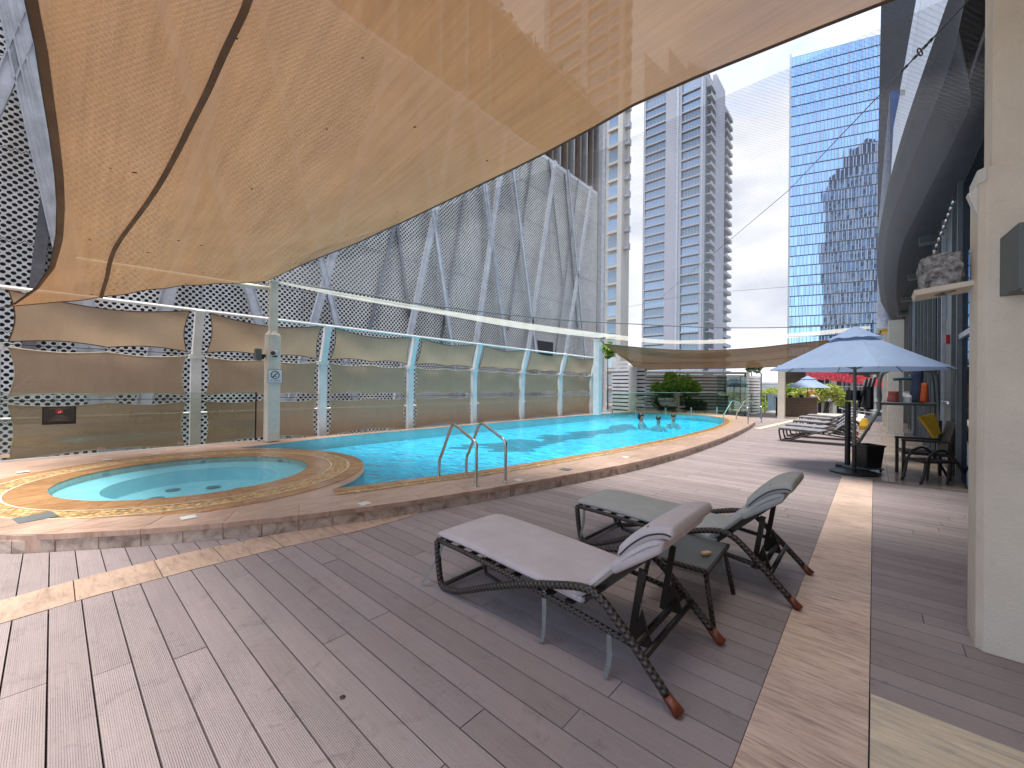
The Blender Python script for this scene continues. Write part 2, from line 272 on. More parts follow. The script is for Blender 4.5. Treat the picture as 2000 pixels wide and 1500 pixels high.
def wicker():
    a = M('dark_wicker'); p = a.n('ShaderNodeBsdfPrincipled', i_Roughness=.38); uv = a.n('ShaderNodeUVMap')
    sx = a.n('ShaderNodeSeparateXYZ'); a.l(uv.outputs[0], sx.inputs[0])
    def wv(o, k, ph=0.):
        q = a.n('ShaderNodeMath', operation='MULTIPLY', i_1=k); a.l(o, q.inputs[0]); s = a.n('ShaderNodeMath', operation='SINE'); a.l(q.outputs[0], s.inputs[0]); return s.outputs[0]
    u = wv(sx.outputs['X'], 2*pi/.032); v = wv(sx.outputs['Y'], 2*pi*3)
    mu = a.n('ShaderNodeMath', operation='MULTIPLY'); a.l(u, mu.inputs[0]); a.l(v, mu.inputs[1])
    ck = a.n('ShaderNodeMapRange', i_1=-1., i_2=1.); a.l(mu.outputs[0], ck.inputs[0])
    r = a.n('ShaderNodeValToRGB'); e = r.color_ramp.elements; e[0].position = .25; e[0].color = (.008, .006, .006, 1); e[1].position = .9; e[1].color = (.075, .055, .045, 1)
    a.l(ck.outputs[0], r.inputs[0]); a.l(r.outputs[0], p.inputs['Base Color'])
    bp = a.n('ShaderNodeBump', i_Strength=.9, i_Distance=.006); a.l(ck.outputs[0], bp.inputs['Height']); a.l(bp.outputs[0], p.inputs['Normal'])
    a.l(p.outputs[0], a.out.inputs[0]); return a.m
WICK = wicker()
DKMET = mat('dark_brown_metal', (.020, .015, .013), .4, .3)
RUST = mat('rust_brown_boot', (.17, .035, .012), .4, var=.3, vscale=30.)
CUSH = mat('grey_cushion', (.50, .455, .475), .8, var=.04, vscale=5., bump=.25, bscale=420.)
CUSH2 = mat('green_grey_cushion', (.36, .37, .365), .8, var=.04, vscale=5., bump=.25, bscale=420.)
PIPING = mat('dark_piping', (.05, .045, .05), .8)
STRAP = mat('grey_strap', (.20, .21, .20), .8)
BLACK = mat('black_plastic', (.012, .012, .013), .4)
UMB = mat('light_blue_canvas', (.28, .38, .57), .75, var=.05, vscale=2., bump=.15, bscale=200., trans=.35)
LEAF = mat('bright_leaf', (.32, .50, .08), .5, var=.35, vscale=6., trans=.4, objrand=.25)
LEAFD = mat('dark_leaf', (.09, .16, .05), .5, var=.35, vscale=6., trans=.25, objrand=.25)
LEAFG = mat('grey_green_leaf', (.12, .15, .10), .6, var=.2, trans=.3, objrand=.2)
LEAFY = mat('yellow_green_leaf', (.40, .46, .10), .6, var=.2, trans=.4, objrand=.2)
BARK = mat('bark', (.10, .08, .06), .9, bump=.5)
YELL = mat('yellow_cloth', (.60, .34, .02), .7)
ORNG = mat('orange_plastic', (.62, .10, .02), .45)
SKIN = mat('skin', (.40, .22, .15), .5)
HAIR = mat('black_hair', (.012, .010, .010), .4)
NAVY = mat('navy_cloth', (.03, .045, .09), .8, bump=.4, bscale=30.)
SLATW = mat('white_slat', (.82, .80, .82), .5, var=.05)
WOODB = mat('grey_brown_wood', (.17, .125, .10), .6, var=.25, stretch=(3, 3, 40))
CONC = mat('pale_concrete', (.42, .40, .37), .85, var=.12, vscale=.4)
CONCP = mat('grey_tower_cladding', (.36, .36, .41), .6, var=.06, vscale=.05)
BEIGE_T = mat('beige_tower_cladding', (.46, .42, .38), .7, var=.06, vscale=.1)
FINB = mat('brown_fin', (.17, .125, .095), .5, var=.15, vscale=.6)
FING = mat('grey_fin', (.30, .29, .29), .5, .2, var=.1)
MULL = mat('pale_mullion', (.46, .48, .52), .4, .3)
SPAN = mat('dark_spandrel', (.02, .03, .05), .4)
FLOORT = stone_mat('polished_beige_tile', (.52, .41, .31), (.43, .33, .25), (.32, .24, .18), (1, 2, 1), .2, .1)
DARKV = mat('dark_void', (.02, .02, .022), .9)
CITY = mat('hazy_ground', (.22, .21, .17), .9, var=.3, vscale=.01)

# ------------------------------------------------------------------ builders
class MB:
    def __init__(s): s.v = []; s.f = []; s.uv = []; s.has = False
    def add(s, vs, fs, uvs=None):
        b = len(s.v); s.v += [tuple(x) for x in vs]; s.f += [tuple(b+i for i in f) for f in fs]
        if uvs: s.has = True; s.uv += uvs
        else: s.uv += [[(0, 0)]*len(f) for f in fs]
        return s
    def box(s, c, d, rz=0., M4=None):
        x, y, z = (k/2 for k in d); vs = [Vector((i*x, j*y, k*z)) for k in (-1, 1) for j in (-1, 1) for i in (-1, 1)]
        R = M4 or Matrix.Rotation(rz, 3, 'Z'); vs = [R @ q+Vector(c) for q in vs]
        return s.add(vs, [(0, 2, 3, 1), (4, 5, 7, 6), (0, 1, 5, 4), (2, 6, 7, 3), (1, 3, 7, 5), (0, 4, 6, 2)])
    def b2(s, x0, x1, y0, y1, z0, z1): return s.box(((x0+x1)/2, (y0+y1)/2, (z0+z1)/2), (abs(x1-x0), abs(y1-y0), abs(z1-z0)))
    def bar(s, a, b, wd, th, up=None):
        a, b = Vector(a), Vector(b); d = b-a; z = d.normalized(); u = Vector(up) if up else Vector((0, 0, 1))
        if abs(z.dot(u)) > .99: u = Vector((1, 0, 0))
        x = u.cross(z).normalized(); y = z.cross(x)
        return s.box((a+b)/2, (wd, th, d.length), M4=Matrix((x, y, z)).transposed())
    def tube(s, pts, r, n=10, cap=True, flat=1.0):
        pts = [Vector(p) for p in pts]; k = len(pts); rs = r if isinstance(r, (list, tuple)) else [r]*k
        vs = []; T = []
        for i in range(k):
            t = (pts[min(i+1, k-1)]-pts[max(i-1, 0)]).normalized(); T.append(t)
        u = Vector((0, 0, 1)) if abs(T[0].z) < .9 else Vector((1, 0, 0)); x = u.cross(T[0]).normalized(); ln = 0.; lens = []
        for i in range(k):
            x = (x-T[i]*x.dot(T[i])).normalized(); y = T[i].cross(x)
            if i: ln += (pts[i]-pts[i-1]).length
            lens.append(ln)
            for j in range(n):
                a = 2*pi*j/n; vs.append(pts[i]+(x*cos(a)+y*sin(a)*flat)*rs[i])
        fs = []; uv = []
        for i in range(k-1):
            for j in range(n):
                j2 = (j+1) % n; fs.append((i*n+j, i*n+j2, (i+1)*n+j2, (i+1)*n+j))
                uv.append([(lens[i], j/n), (lens[i], (j+1)/n), (lens[i+1], (j+1)/n), (lens[i+1], j/n)])
        if cap:
            fs += [tuple(range(n-1, -1, -1)), tuple((k-1)*n+j for j in range(n))]; uv += [[(0, 0)]*n, [(0, 0)]*n]
        return s.add(vs, fs, uv)
    def cyl(s, a, b, r, n=16, r2=None): return s.tube([a, b], [r, r if r2 is None else r2], n)
    def lathe(s, c, prof, n=24):
        vs = [(c[0]+r*cos(2*pi*j/n), c[1]+r*sin(2*pi*j/n), c[2]+z) for r, z in prof for j in range(n)]
        fs = [(i*n+j, i*n+(j+1) % n, (i+1)*n+(j+1) % n, (i+1)*n+j) for i in range(len(prof)-1) for j in range(n)]
        fs += [tuple(range(n-1, -1, -1)), tuple((len(prof)-1)*n+j for j in range(n))]
        return s.add(vs, fs)
    def prism(s, poly, z0, z1):
        n = len(poly); tri = tessellate_polygon([[Vector((p[0], p[1], 0)) for p in poly]])
        vs = [(p[0], p[1], z0) for p in poly]+[(p[0], p[1], z1) for p in poly]
        fs = [tuple(t) for t in tri]+[tuple(n+i for i in reversed(t)) for t in tri]+[(i, (i+1) % n, n+(i+1) % n, n+i) for i in range(n)]
        return s.add(vs, fs)
    def grid(s, P, nu, nv, uvs=1.):
        vs = [P(i/nu, j/nv) for j in range(nv+1) for i in range(nu+1)]; w_ = nu+1
        return s.add(vs, [(j*w_+i, j*w_+i+1, (j+1)*w_+i+1, (j+1)*w_+i) for j in range(nv) for i in range(nu)])
    def mesh(s, name, m=None, smooth=False):
        me = bpy.data.meshes.new(name); me.from_pydata(s.v, [], s.f)
        if s.has:
            ul = me.uv_layers.new(name='UVMap'); i = 0
            flat = [c for f in s.uv for u in f for c in u]; ul.data.foreach_set('uv', flat)
        if m: me.materials.append(m)
        bm = bmesh.new(); bm.from_mesh(me)
        if len(s.f) < 60000: bmesh.ops.recalc_face_normals(bm, faces=bm.faces)
        bm.to_mesh(me); bm.free()
        if smooth: me.polygons.foreach_set('use_smooth', [True]*len(me.polygons))
        return me
    def build(s, name, m, parent=None, smooth=False, **props):
        return obj(name, s.mesh(name, m, smooth), parent, **props)
def obj(name, me, parent=None, **props):
    o = bpy.data.objects.new(name, me); COL.objects.link(o)
    if parent: o.parent = parent
    for k, v in props.items(): o[k] = v
    return o
def thing(name, label, cat, loc=(0, 0, 0), rz=0., group=None):
    o = bpy.data.objects.new(name, None); COL.objects.link(o); o.location = loc; o.rotation_euler.z = rz
    o.empty_display_size = .1; o['label'] = label; o['category'] = cat
    if group: o['group'] = group
    return o
def tag(o, label, cat, group=None):
    o['label'] = label; o['category'] = cat
    if group: o['group'] = group
    return o
def kids(o): return [c for c in bpy.data.objects if c.parent == o]
def dup(root, loc, rz, label, group=None, scale=None):
    r = root.copy(); COL.objects.link(r); r.location = loc; r.rotation_euler.z = rz; r['label'] = label
    if scale: r.scale = (scale,)*3
    if group: r['group'] = group
    for c in kids(root):
        d = c.copy(); COL.objects.link(d); d.parent = r
        for g in kids(c):
            e = g.copy(); COL.objects.link(e); e.parent = d
    return r
def bevel(o, wd=.01, seg=2):
    m = o.modifiers.new('bevel', 'BEVEL'); m.width = wd; m.segments = seg; m.limit_method = 'ANGLE'; return o
def crom(pts, n=6, closed=False):
    P = [Vector(p) for p in pts]; k = len(P); o = []
    rng = range(k) if closed else range(k-1)
    for i in rng:
        a = P[(i-1) % k] if closed or i else P[0]*2-P[1]; b = P[i % k]; c = P[(i+1) % k]; d = P[(i+2) % k] if closed or i+2 < k else c*2-b
        for j in range(n):
            t = j/n; o.append(.5*((2*b)+(c-a)*t+(2*a-5*b+4*c-d)*t*t+(3*b-a-3*c+d)*t**3))
    if not closed: o.append(P[-1])
    return o

# ------------------------------------------------------------------ ground, podium
MB().add([(-3000, -3000, -26), (3000, -3000, -26), (3000, 3000, -26), (-3000, 3000, -26)], [(0, 1, 2, 3)]).build('ground', CITY, kind='structure')
curbpts = [(-10.62, -1.75), (-9.3, -1.7), (-7.8, -1.45), (-6.6, -1.0), (-5.63, -.28), (-5.29, .13), (-4.97, .57), (-4.68, 1.05), (-4.42, 1.58), (-4.19, 2.2), (-4.0, 2.8), (-3.88, 3.3), (-3.74, 3.9), (-3.6, 4.6), (-3.45, 5.4), (-3.3, 6.3), (-3.18, 7.3), (-3.1, 8.6), (-3.08, 10), (-3.12, 12.3), (-3.3, 15.4), (-3.66, 19.0), (-4.2, 21.3), (-5.1, 22.5)]
CURBL = crom([(x, y, 0) for x, y in curbpts], 8)
def curbx(y):   # outermost (largest-y monotone) crossing
    for a, b in zip(CURBL, CURBL[1:]):
        if min(a.y, b.y) <= y <= max(a.y, b.y) and abs(b.y-a.y) > 1e-6: return a.x+(b.x-a.x)*(y-a.y)/(b.y-a.y)
    return -5.4 if y > 20 else -6.5 - (-1.7-y)*3
pod = [(-10.64, -6), (6, -6), (6, 34), (-3.9, 34), (-10.64, 24)]
MB().prism(pod, -25.9, -.62).build('podium_building', CONC, kind='structure')
sub = [(c.x-.03, c.y) for c in CURBL]+[(-5.4, 23.2), (-5.4, 33), (5, 33), (5, -5), (-10.5, -5)]
MB().prism(sub, -.6, -.045).build('deck_base', BLACK, kind='structure')

# pool outline and paving (raised stone surround)
seg1 = crom([(-5.14, 2.38, 0), (-4.99, 2.9, 0), (-4.90, 3.39, 0), (-4.70, 4.12, 0), (-4.53, 5.12, 0), (-4.38, 6.48, 0), (-4.2, 8.15, 0), (-4.07, 10.58, 0), (-4.05, 13, 0), (-4.15, 15.5, 0), (-4.5, 18.0, 0), (-5.2, 20.1, 0), (-6.3, 21.2, 0), (-8.0, 21.4, 0), (-9.4, 20.9, 0), (-10.1, 19.5, 0), (-10.25, 16, 0), (-10.3, 9.5, 0), (-10.28, 5.43, 0), (-10.07, 4.0, 0), (-9.86, 2.9, 0), (-9.80, 2.55, 0)], 6)
SC = Vector((-7.45, 1.43, 0))
seg2 = crom([(-9.80, 2.55, 0), (-9.19, 3.08, 0), (-8.57, 3.44, 0), (-7.73, 3.70, 0), (-6.95, 3.66, 0), (-6.04, 3.30, 0), (-5.45, 2.84, 0), (-5.14, 2.38, 0)], 6)
POOL = seg1[:-1]+seg2[:-1]
def ring(r, n=64): return [SC+Vector((r*cos(2*pi*i/n), r*sin(2*pi*i/n), 0)) for i in range(n)]
SPA = ring(1.47)
outer = CURBL+[Vector((-5.4, 22.7, 0)), Vector((-7, 23.4, 0)), Vector((-10.62, 23.4, 0))]
def sheet(name, loops, z, m, thick=0., **k):
    flat = [p for lp in loops for p in lp]; tri = tessellate_polygon([[Vector((p.x, p.y, 0)) for p in lp] for lp in loops])
    b = MB().add([(p.x, p.y, z) for p in flat], [tuple(t) for t in tri])
    if thick:
        i = 0
        for lp in loops:
            n = len(lp); b.add([(p.x, p.y, z) for p in lp]+[(p.x, p.y, z-thick) for p in lp], [(j, (j+1) % n, n+(j+1) % n, n+j) for j in range(n)])
    return b.build(name, m, **k)
ZP = .16
surround = sheet('pool_surround', [outer, POOL, SPA], ZP-.008, COPE, .6, kind='structure')
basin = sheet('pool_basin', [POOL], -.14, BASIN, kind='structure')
bw = MB(); n = len(POOL); bw.add([(p.x, p.y, ZP-.02) for p in POOL]+[(p.x, p.y, -.15) for p in POOL], [(j, (j+1) % n, n+(j+1) % n, n+j) for j in range(n)])
bw.build('basin_wall', mat('pale_turquoise_wall_tile', (.22, .85, .98), .5, var=.05), basin)
wtr = sheet('water', [POOL], ZP-.022, WATER, kind='structure')
sp = sheet('spa_basin', [ring(.98)], -.16, BASIN2, kind='structure')
def ringstrip(mb, r0_, r1_, z0, z1, n=64):
    a, b = ring(r0_, n), ring(r1_, n)
    mb.add([(p.x, p.y, z0) for p in a]+[(p.x, p.y, z1) for p in b], [(j, (j+1) % n, n+(j+1) % n, n+j) for j in range(n)]); return mb
ringstrip(MB(), .98, 1.01, -.16, .035).build('step_riser', BASIN2, sp)
ringstrip(MB(), 1.01, 1.47, .04, .06).build('bench', BASIN2, sp)
ringstrip(MB(), 1.47, 1.475, .05, ZP-.012).build('side_wall', BASIN2, sp)
sheet('spa_water', [SPA], ZP-.018, WATER2, kind='structure')
for ang, r in ((.3, .45), (1.3, .52), (2.4, .4), (3.5, .55), (4.5, .45), (5.5, .5)):
    c = SC+Vector((r*cos(ang), r*sin(ang), -.152)); MB().lathe(c, [(.095, 0), (.09, .012), (.0, .014)], 16).build('drain_cover', SPAN, sp)
for k in range(7):
    ang = k*2*pi/7+.2; c = SC+Vector((1.46*cos(ang), 1.46*sin(ang), .085)); MB().lathe(c, [(.045, 0), (.04, .02), (.0, .022)], 12).build('jet_nozzle', SPAN, sp)
# spa surround rings
dk = MB()
def radial(r0_, r1_, n, z, m, name, gap=.006, h=.012, skip=None):
    for i in range(n):
        a0 = 2*pi*i/n; a1 = 2*pi*(i+1)/n; g0 = gap/r0_; vs = []
        for zz in (z-h, z):
            for a, r in ((a0, r0_), ((a0+a1)/2, r0_), (a1-g0, r0_), (a1-g0, r1_), ((a0+a1)/2, r1_), (a0, r1_)):
                vs.append((SC.x+r*cos(a), SC.y+r*sin(a), zz))
        if skip and skip((a0+a1)/2): continue
        MB().add(vs, [tuple(range(5, -1, -1)), tuple(range(6, 12))]+[(j, (j+1) % 6, 6+(j+1) % 6, 6+j) for j in range(6)]).build(name, m, surround)
radial(1.455, 1.80, 26, ZP, COPE_O, 'coping_stone')
rp = ringstrip(MB(), 1.80, 2.06, ZP-.003, ZP-.003).build('pebble_ring', PEBBLE, surround)
rt = ringstrip(MB(), 1.80, 1.822, ZP+.001, ZP+.001); ringstrip(rt, 2.06, 2.085, ZP+.001, ZP+.001); rt.build('ring_trim', TRAV_Y, surround)
radial(2.085, 2.30, 40, ZP-.001, COPE_O, 'paving_stone')
# courses along the main pool edge: orange coping, pebble gutter, outer travertine
def normals(L_):
    o = []
    for i in range(len(L_)):
        t = (L_[min(i+1, len(L_)-1)]-L_[max(i-1, 0)]); t.z = 0; t.normalize(); o.append(Vector((t.y, -t.x, 0)))
    return o
def resample(L_, step):
    out_ = [L_[0].copy()]; acc = 0
    for a, b in zip(L_, L_[1:]):
        d = (b-a).length
        while acc+d >= step:
            t = (step-acc)/d; a = a+(b-a)*t; out_.append(a.copy()); d = (b-a).length; acc = 0
        acc += d
    return out_
EDGE = resample(seg1, .42); EN = normals(EDGE)
for i in range(len(EDGE)-1):
    a, b = EDGE[i], EDGE[i+1]; na, nb = EN[i], EN[i+1]; e = (b-a)*.012
    if a.x > -7.9 and a.y < 22:
        vs = []
        for z in (ZP-.012, ZP+.002): vs += [a+na*-.012, b-e+nb*-.012, b-e+nb*.17, a+na*.17]; vs = vs[:-4]+[Vector((q.x, q.y, z)) for q in vs[-4:]]
        MB().add(vs, [(3, 2, 1, 0), (4, 5, 6, 7), (0, 1, 5, 4), (1, 2, 6, 5), (2, 3, 7, 6), (3, 0, 4, 7)]).build('coping_stone', COPE_O, surround)
g = MB(); g.add([v for i in range(len(EDGE)) for v in ((EDGE[i].x+EN[i].x*.175, EDGE[i].y+EN[i].y*.175, ZP-.002), (EDGE[i].x+EN[i].x*.30, EDGE[i].y+EN[i].y*.30, ZP-.002))], [(2*i, 2*i+1, 2*i+3, 2*i+2) for i in range(len(EDGE)-1) if EDGE[i].x > -7.9])
g.build('pebble_gutter', PEBBLE, surround)
# curb: stones in a course, thin nosing stones above, front paving course
CR = resample(CURBL, .32); CN = normals(CR)
for i in range(len(CR)-1):
    a, b = CR[i], CR[i+1]
    if a.y > 21: continue
    e = (b-a)*.018; na, nb = CN[i], CN[i+1]; j = random.uniform(-.002, .003)
    def blk(i0, i1, z0, z1, e_):
        vs = [Vector((q.x, q.y, z)) for z in (z0, z1) for q in (a+na*i0+e_, b-e_+nb*i0, b-e_+nb*i1, a+na*i1+e_)]
        return MB().add(vs, [(3, 2, 1, 0), (4, 5, 6, 7), (0, 1, 5, 4), (1, 2, 6, 5), (2, 3, 7, 6), (3, 0, 4, 7)])
    blk(-.05, .006+j, -.04, .108, e).build('curb_stone', CURB, surround)
    if i % 2 == 0 and i+2 < len(CR):
        b = CR[i+2]; nb = CN[i+2]
        blk(-.09, .022, .112, ZP+.001, (b-a)*.003).build('nosing_stone', COPE, surround)
        # paving stone behind the nosing
        if a.y > -1.2: blk(-.40, -.094, ZP-.03, ZP+random.uniform(-.001, .0015), (b-a)*.005).build('paving_stone', COPE, surround)
# recessed lights and drains
for k, (x, y) in enumerate([(712, 984), (368, 1011), (1015, 938), (1222, 893), (1380, 850), (45, 922), (305, 887), (210, 898)]):
    p = gz(x, y, ZP); MB().box((p.x, p.y, ZP+.004), (.12, .12, .006), random.uniform(0, .2)).build('recessed_light', mat('frosted_white_lens', (.75, .74, .70), .3) if k == 0 else MATS['frosted_white_lens'], surround)
for x, y, s_ in [(70, 1011, .26), (1105, 917, .17)]:
    p = gz(x, y, ZP); dg = MB().box((p.x, p.y, ZP+.003), (s_, s_, .004), .2).build('drain_grille', DOORM, surround)
# mosaic figures on the pool floor
for pts in ([(940, 868), (975, 878), (1010, 872), (1050, 866), (1045, 860), (1000, 858), (985, 864)], [(968, 880), (1030, 880), (1055, 868), (1020, 872)],
            [(1052, 868), (1062, 850), (1085, 851), (1080, 862)], [(1080, 862), (1090, 850), (1145, 848), (1150, 853), (1110, 856)], [(1110, 845), (1160, 841), (1165, 847), (1130, 851)], [(1158, 842), (1205, 836), (1215, 842), (1175, 846)],
            [(1195, 832), (1225, 828), (1250, 836), (1210, 838)], [(890, 872), (935, 866), (930, 871), (900, 876)], [(1095, 858), (1125, 855), (1105, 862)]):
    P_ = [gz(x, y, -.12) for x, y in pts]; P_ = crom(P_, 9, True)
    P_ = [p+Vector((-.664, .748, 0))*random.choice((-1, 1))*random.uniform(.02, .16)*.3+Vector((.748, .664, 0))*random.choice((-1, 1))*random.uniform(.05, .22) for p in P_]
    MB().prism([(p.x, p.y) for p in P_], -.138, -.128).build('mosaic_figure', MOSAIC, basin)

# ------------------------------------------------------------------ decking
deck = thing('deck', 'grey brown grooved composite decking laid in staggered rows', 'deck'); deck['kind'] = 'structure'
del deck['category']; del deck['label']
bo = [(-1.8, -4.15, -3.72), (-.22, -4.42, -4.0), (.21, -4.49, -4.055), (.8, -4.50, -4.06), (1.43, -4.43, -4.02), (1.8, -4.35, -3.96), (2.1, -4.28, -3.92), (2.5, -4.2, -3.92), (2.85, -4.1, -3.95), (3.0, -4.0, -3.955)]
def interp(y, k):
    if y <= bo[0][0]: return bo[0][k]
    for a, b in zip(bo, bo[1:]):
        if a[0] <= y <= b[0]: return a[k]+(b[k]-a[k])*(y-a[0])/(b[0]-a[0])
    return None
def bandO(y): v = interp(y, 2); return v
def bandI(y): return interp(y, 1)
rows = []; PW = .15
def board(y0, y1, xa0, xa1, xb0, xb1):
    return [(xa0, y0), (xb0, y0), (xb1, y1), (xa1, y1)]
boards = []
y = -2.25
k = 0
while y < 33:
    y0, y1 = y+.0035, y+PW-.0035
    # left of the stone band, main field, right of the strip
    regs = []
    if y1 < 1.55 and y > -1.6:
        regs.append((curbx(y0)+.012, curbx(y1)+.012, bandI(y0)-.004, bandI(y1)-.004))
    if y1 < 2.95: L0, L1 = bandO(y0)+.004, bandO(y1)+.004
    else: L0, L1 = max(-5.3, curbx(y0)+.012), max(-5.3, curbx(y1)+.012)
    regs.append((L0, L1, -.414, -.414))
    if 2.67 < y0 and y1 < 9.1: regs.append((-.006, -.006, 1.15, 1.15))
    for (a0, a1, b0, b1) in regs:
        if b0-a0 < .03 or b1-a1 < .03: continue
        cuts = []; LB = 2.4; c = a0-((k*1.13+random.uniform(-.15, .15)) % LB)
        while c < b0:
            c += LB
            if a0+.25 < c < b0-.25: cuts.append(c)
        xs = [None]+cuts+[None]
        for i in range(len(xs)-1):
            l0, l1 = (a0, a1) if xs[i] is None else (xs[i]+.002,)*2
            r0_, r1_ = (b0, b1) if xs[i+1] is None else (xs[i+1]-.002,)*2
            boards.append(board(y0, y1, l0, l1, r0_, r1_))
    y += PW; k += 1
def bmesh_board(mb, q):
    dz = random.uniform(-.0012, .0012)
    vs = [(p[0], p[1], -.024+dz) for p in q]+[(p[0], p[1], dz) for p in q]
    mb.add(vs, [(3, 2, 1, 0), (4, 5, 6, 7), (0, 1, 5, 4), (1, 2, 6, 5), (2, 3, 7, 6), (3, 0, 4, 7)])
def score(q):
    cx = sum(p[0] for p in q)/4; cy = sum(p[1] for p in q)/4; v = Vector((cx, cy, -EYE)); d = v.dot(FW)
    if d < .3 or abs(v.dot(RT)/d) > 1.35: return 99
    return d
boards.sort(key=score)
for q in boards[:298]:
    b = MB(); bmesh_board(b, q); b.build('plank', PLANK, deck)
b = MB()
for q in boards[298:]: bmesh_board(b, q)
b.build('plank', PLANK, deck, kind='stuff')
# stone band along the curb
band = thing('stone_band', '', ''); band['kind'] = 'structure'; del band['label']; del band['category']
yy = [-1.8, -1.1, -.42, .12, .58, .98, 1.42, 1.95, 2.85]
for a, b_ in zip(yy, yy[1:]):
    q = []; m_ = 4
    for t in range(m_+1): y_ = a+.004+(b_-a-.006)*t/m_; q.append((bandO(y_), y_))
    for t in range(m_, -1, -1): y_ = a+.004+(b_-a-.006)*t/m_; q.append((max(bandI(y_), curbx(y_)+.004), y_))
    MB().prism(q, -.03, .003).build('stone_slab', TRAV_P, band)
strip = thing('stone_strip', '', ''); strip['kind'] = 'structure'; del strip['label']; del strip['category']
yy = [-2.2, -.3, 1.15, 2.66, 3.03, 3.9, 5.4, 6.95, 8.1, 9.14]
yy = [-2.2, -.9, .6, 2.0, 3.84, 5.4, 6.98, 8.2, 9.14]
for a, b_ in zip(yy, yy[1:]): MB().b2(-.41, -.010, a+.003, b_-.003, -.03, .003+random.uniform(0, .001)).build('stone_slab', TRAV, strip)
for a, b_ in ((0, .9), (.9, 1.9)): MB().b2(a-.004, b_-.004, .6, 2.695, -.03, .004).build('stone_slab', TRAV_Y, strip)
# polished tile terrace beyond
tf = thing('tiled_terrace', '', ''); tf['kind'] = 'structure'; del tf['label']; del tf['category']
for i in range(9):
    for j in range(28):
        x0 = -.41+i*.6; y0 = 9.145+j*.6
        MB().b2(x0+.002, x0+.598, y0+.002, y0+.598, -.03, .002).build('floor_tile', FLOORT, tf)
MB().b2(-3.9, -.42, 25.6, 33, -.03, .006).build('white_paving', TRAV_Y, strip)
p0, p1 = gz(1480, 838), gz(1590, 812)
MB().bar((p0.x, p0.y, .008), (p1.x, p1.y, .008), .25, .012).build('white_paving_band', TRAV_Y, strip)

# ------------------------------------------------------------------ perforated facade building on the left
FX = -16.0
fac = thing('perforated_facade_building', 'large building clad in grey perforated honeycomb screen with crossing aluminium braces', 'building', (0, 0, 0))
nx, nz = 18, 24; ax_, az_ = .17, .093
def perf_panel():
    b = MB(); r_ = .047
    for j in range(nz):
        for i in range(nx):
            cy = (i+.5*(j % 2)+.25)*ax_; cz = (j+.5)*az_; o_ = []; h_ = []
            for k in range(8):
                a = k*pi/4; c_, s_ = cos(a), sin(a); h_.append((0, cy+r_*1.08*c_, cz+r_*s_))
                o_.append((0, cy+ax_/2*(c_ if k % 2 == 0 else math.copysign(.5, c_)), cz+az_*(s_ if k % 2 == 0 else math.copysign(.5, s_))))
            d_ = [(-.004, q[1], q[2]) for q in h_]
            b.add(o_+h_+d_, [(k, (k+1) % 8, 8+(k+1) % 8, 8+k) for k in range(8)]+[(8+k, 8+(k+1) % 8, 16+(k+1) % 8, 16+k) for k in range(8)])
    return b.mesh('perforated_panel', PERF)
pm = perf_panel(); PWY = nx*ax_; PHZ = nz*az_
for i in range(12):
    for j in range(10):
        o = obj('perforated_panel', pm, fac); y_ = -9.15+i*(PWY+.012); z_ = -6.3+j*(PHZ+.02); o.location = (FX+random.uniform(-.006, .006), y_, z_)
ftop = -6.3+10*(PHZ+.02); fend = -9.15+12*(PWY+.012)
MB().b2(FX-.5, FX-12, -14, fend+.1, -25.9, ftop-.1).build('inner_wall', BACK, fac)
MB().b2(FX-.02, FX-.5, -9.2, fend, ftop+.005, ftop+.25).build('top_trim', ALU, fac)
MB().b2(FX+.05, FX-.6, fend+.02, fend+.55, -25.9, 23).build('corner_pilaster', FING, fac)
MB().b2(FX+.02, FX-.6, fend+.6, fend+1.05, -25.9, 23).build('corner_pilaster', MULL, fac)
# vertical brown fins above
MB().b2(FX-.6, FX-12, -14, fend+1.1, ftop+.26, 22.5).build('upper_wall', FINB, fac)
yv = -8.
while yv < fend:
    MB().b2(FX+.0, FX-.58, yv, yv+.16, ftop+.26, 22.4).build('upper_fin', FINB if random.random() < .7 else FING, fac); yv += .85
MB().b2(FX+.1, FX-.7, -14, fend+1.2, 22.5, 22.75).build('parapet', FING, fac)
br = [((15, 20), (105, 420), .30), ((60, 45), (-5, 190), .30), ((650, 498), (612, 631), .26), ((627, 507), (659, 639), .22), ((852, 404), (800, 654), .26), ((849, 440), (882, 672), .24),
      ((976, 346), (931, 661), .26), ((963, 477), (989, 687), .22), ((944, 361), (957, 455), .20), ((1002, 333), (1047, 691), .24), ((1085, 312), (1036, 650), .24), ((1109, 331), (1143, 697), .22), ((1154, 369), (1107, 676), .22),
      ((328, 573), (262, 870), .34), ((165, 590), (230, 869), .34), ((485, 560), (507, 632), .30)]
dk_ = [((770, 444), (721, 646), .14), ((776, 442), (800, 620), .14), ((907, 380), (860, 672), .12), ((1038, 316), (991, 646), .12), ((1080, 385), (1100, 560), .10), ((1132, 330), (1085, 690), .10), ((70, 560), (54, 690), .22), ((1110, 430), (1128, 640), .1)]
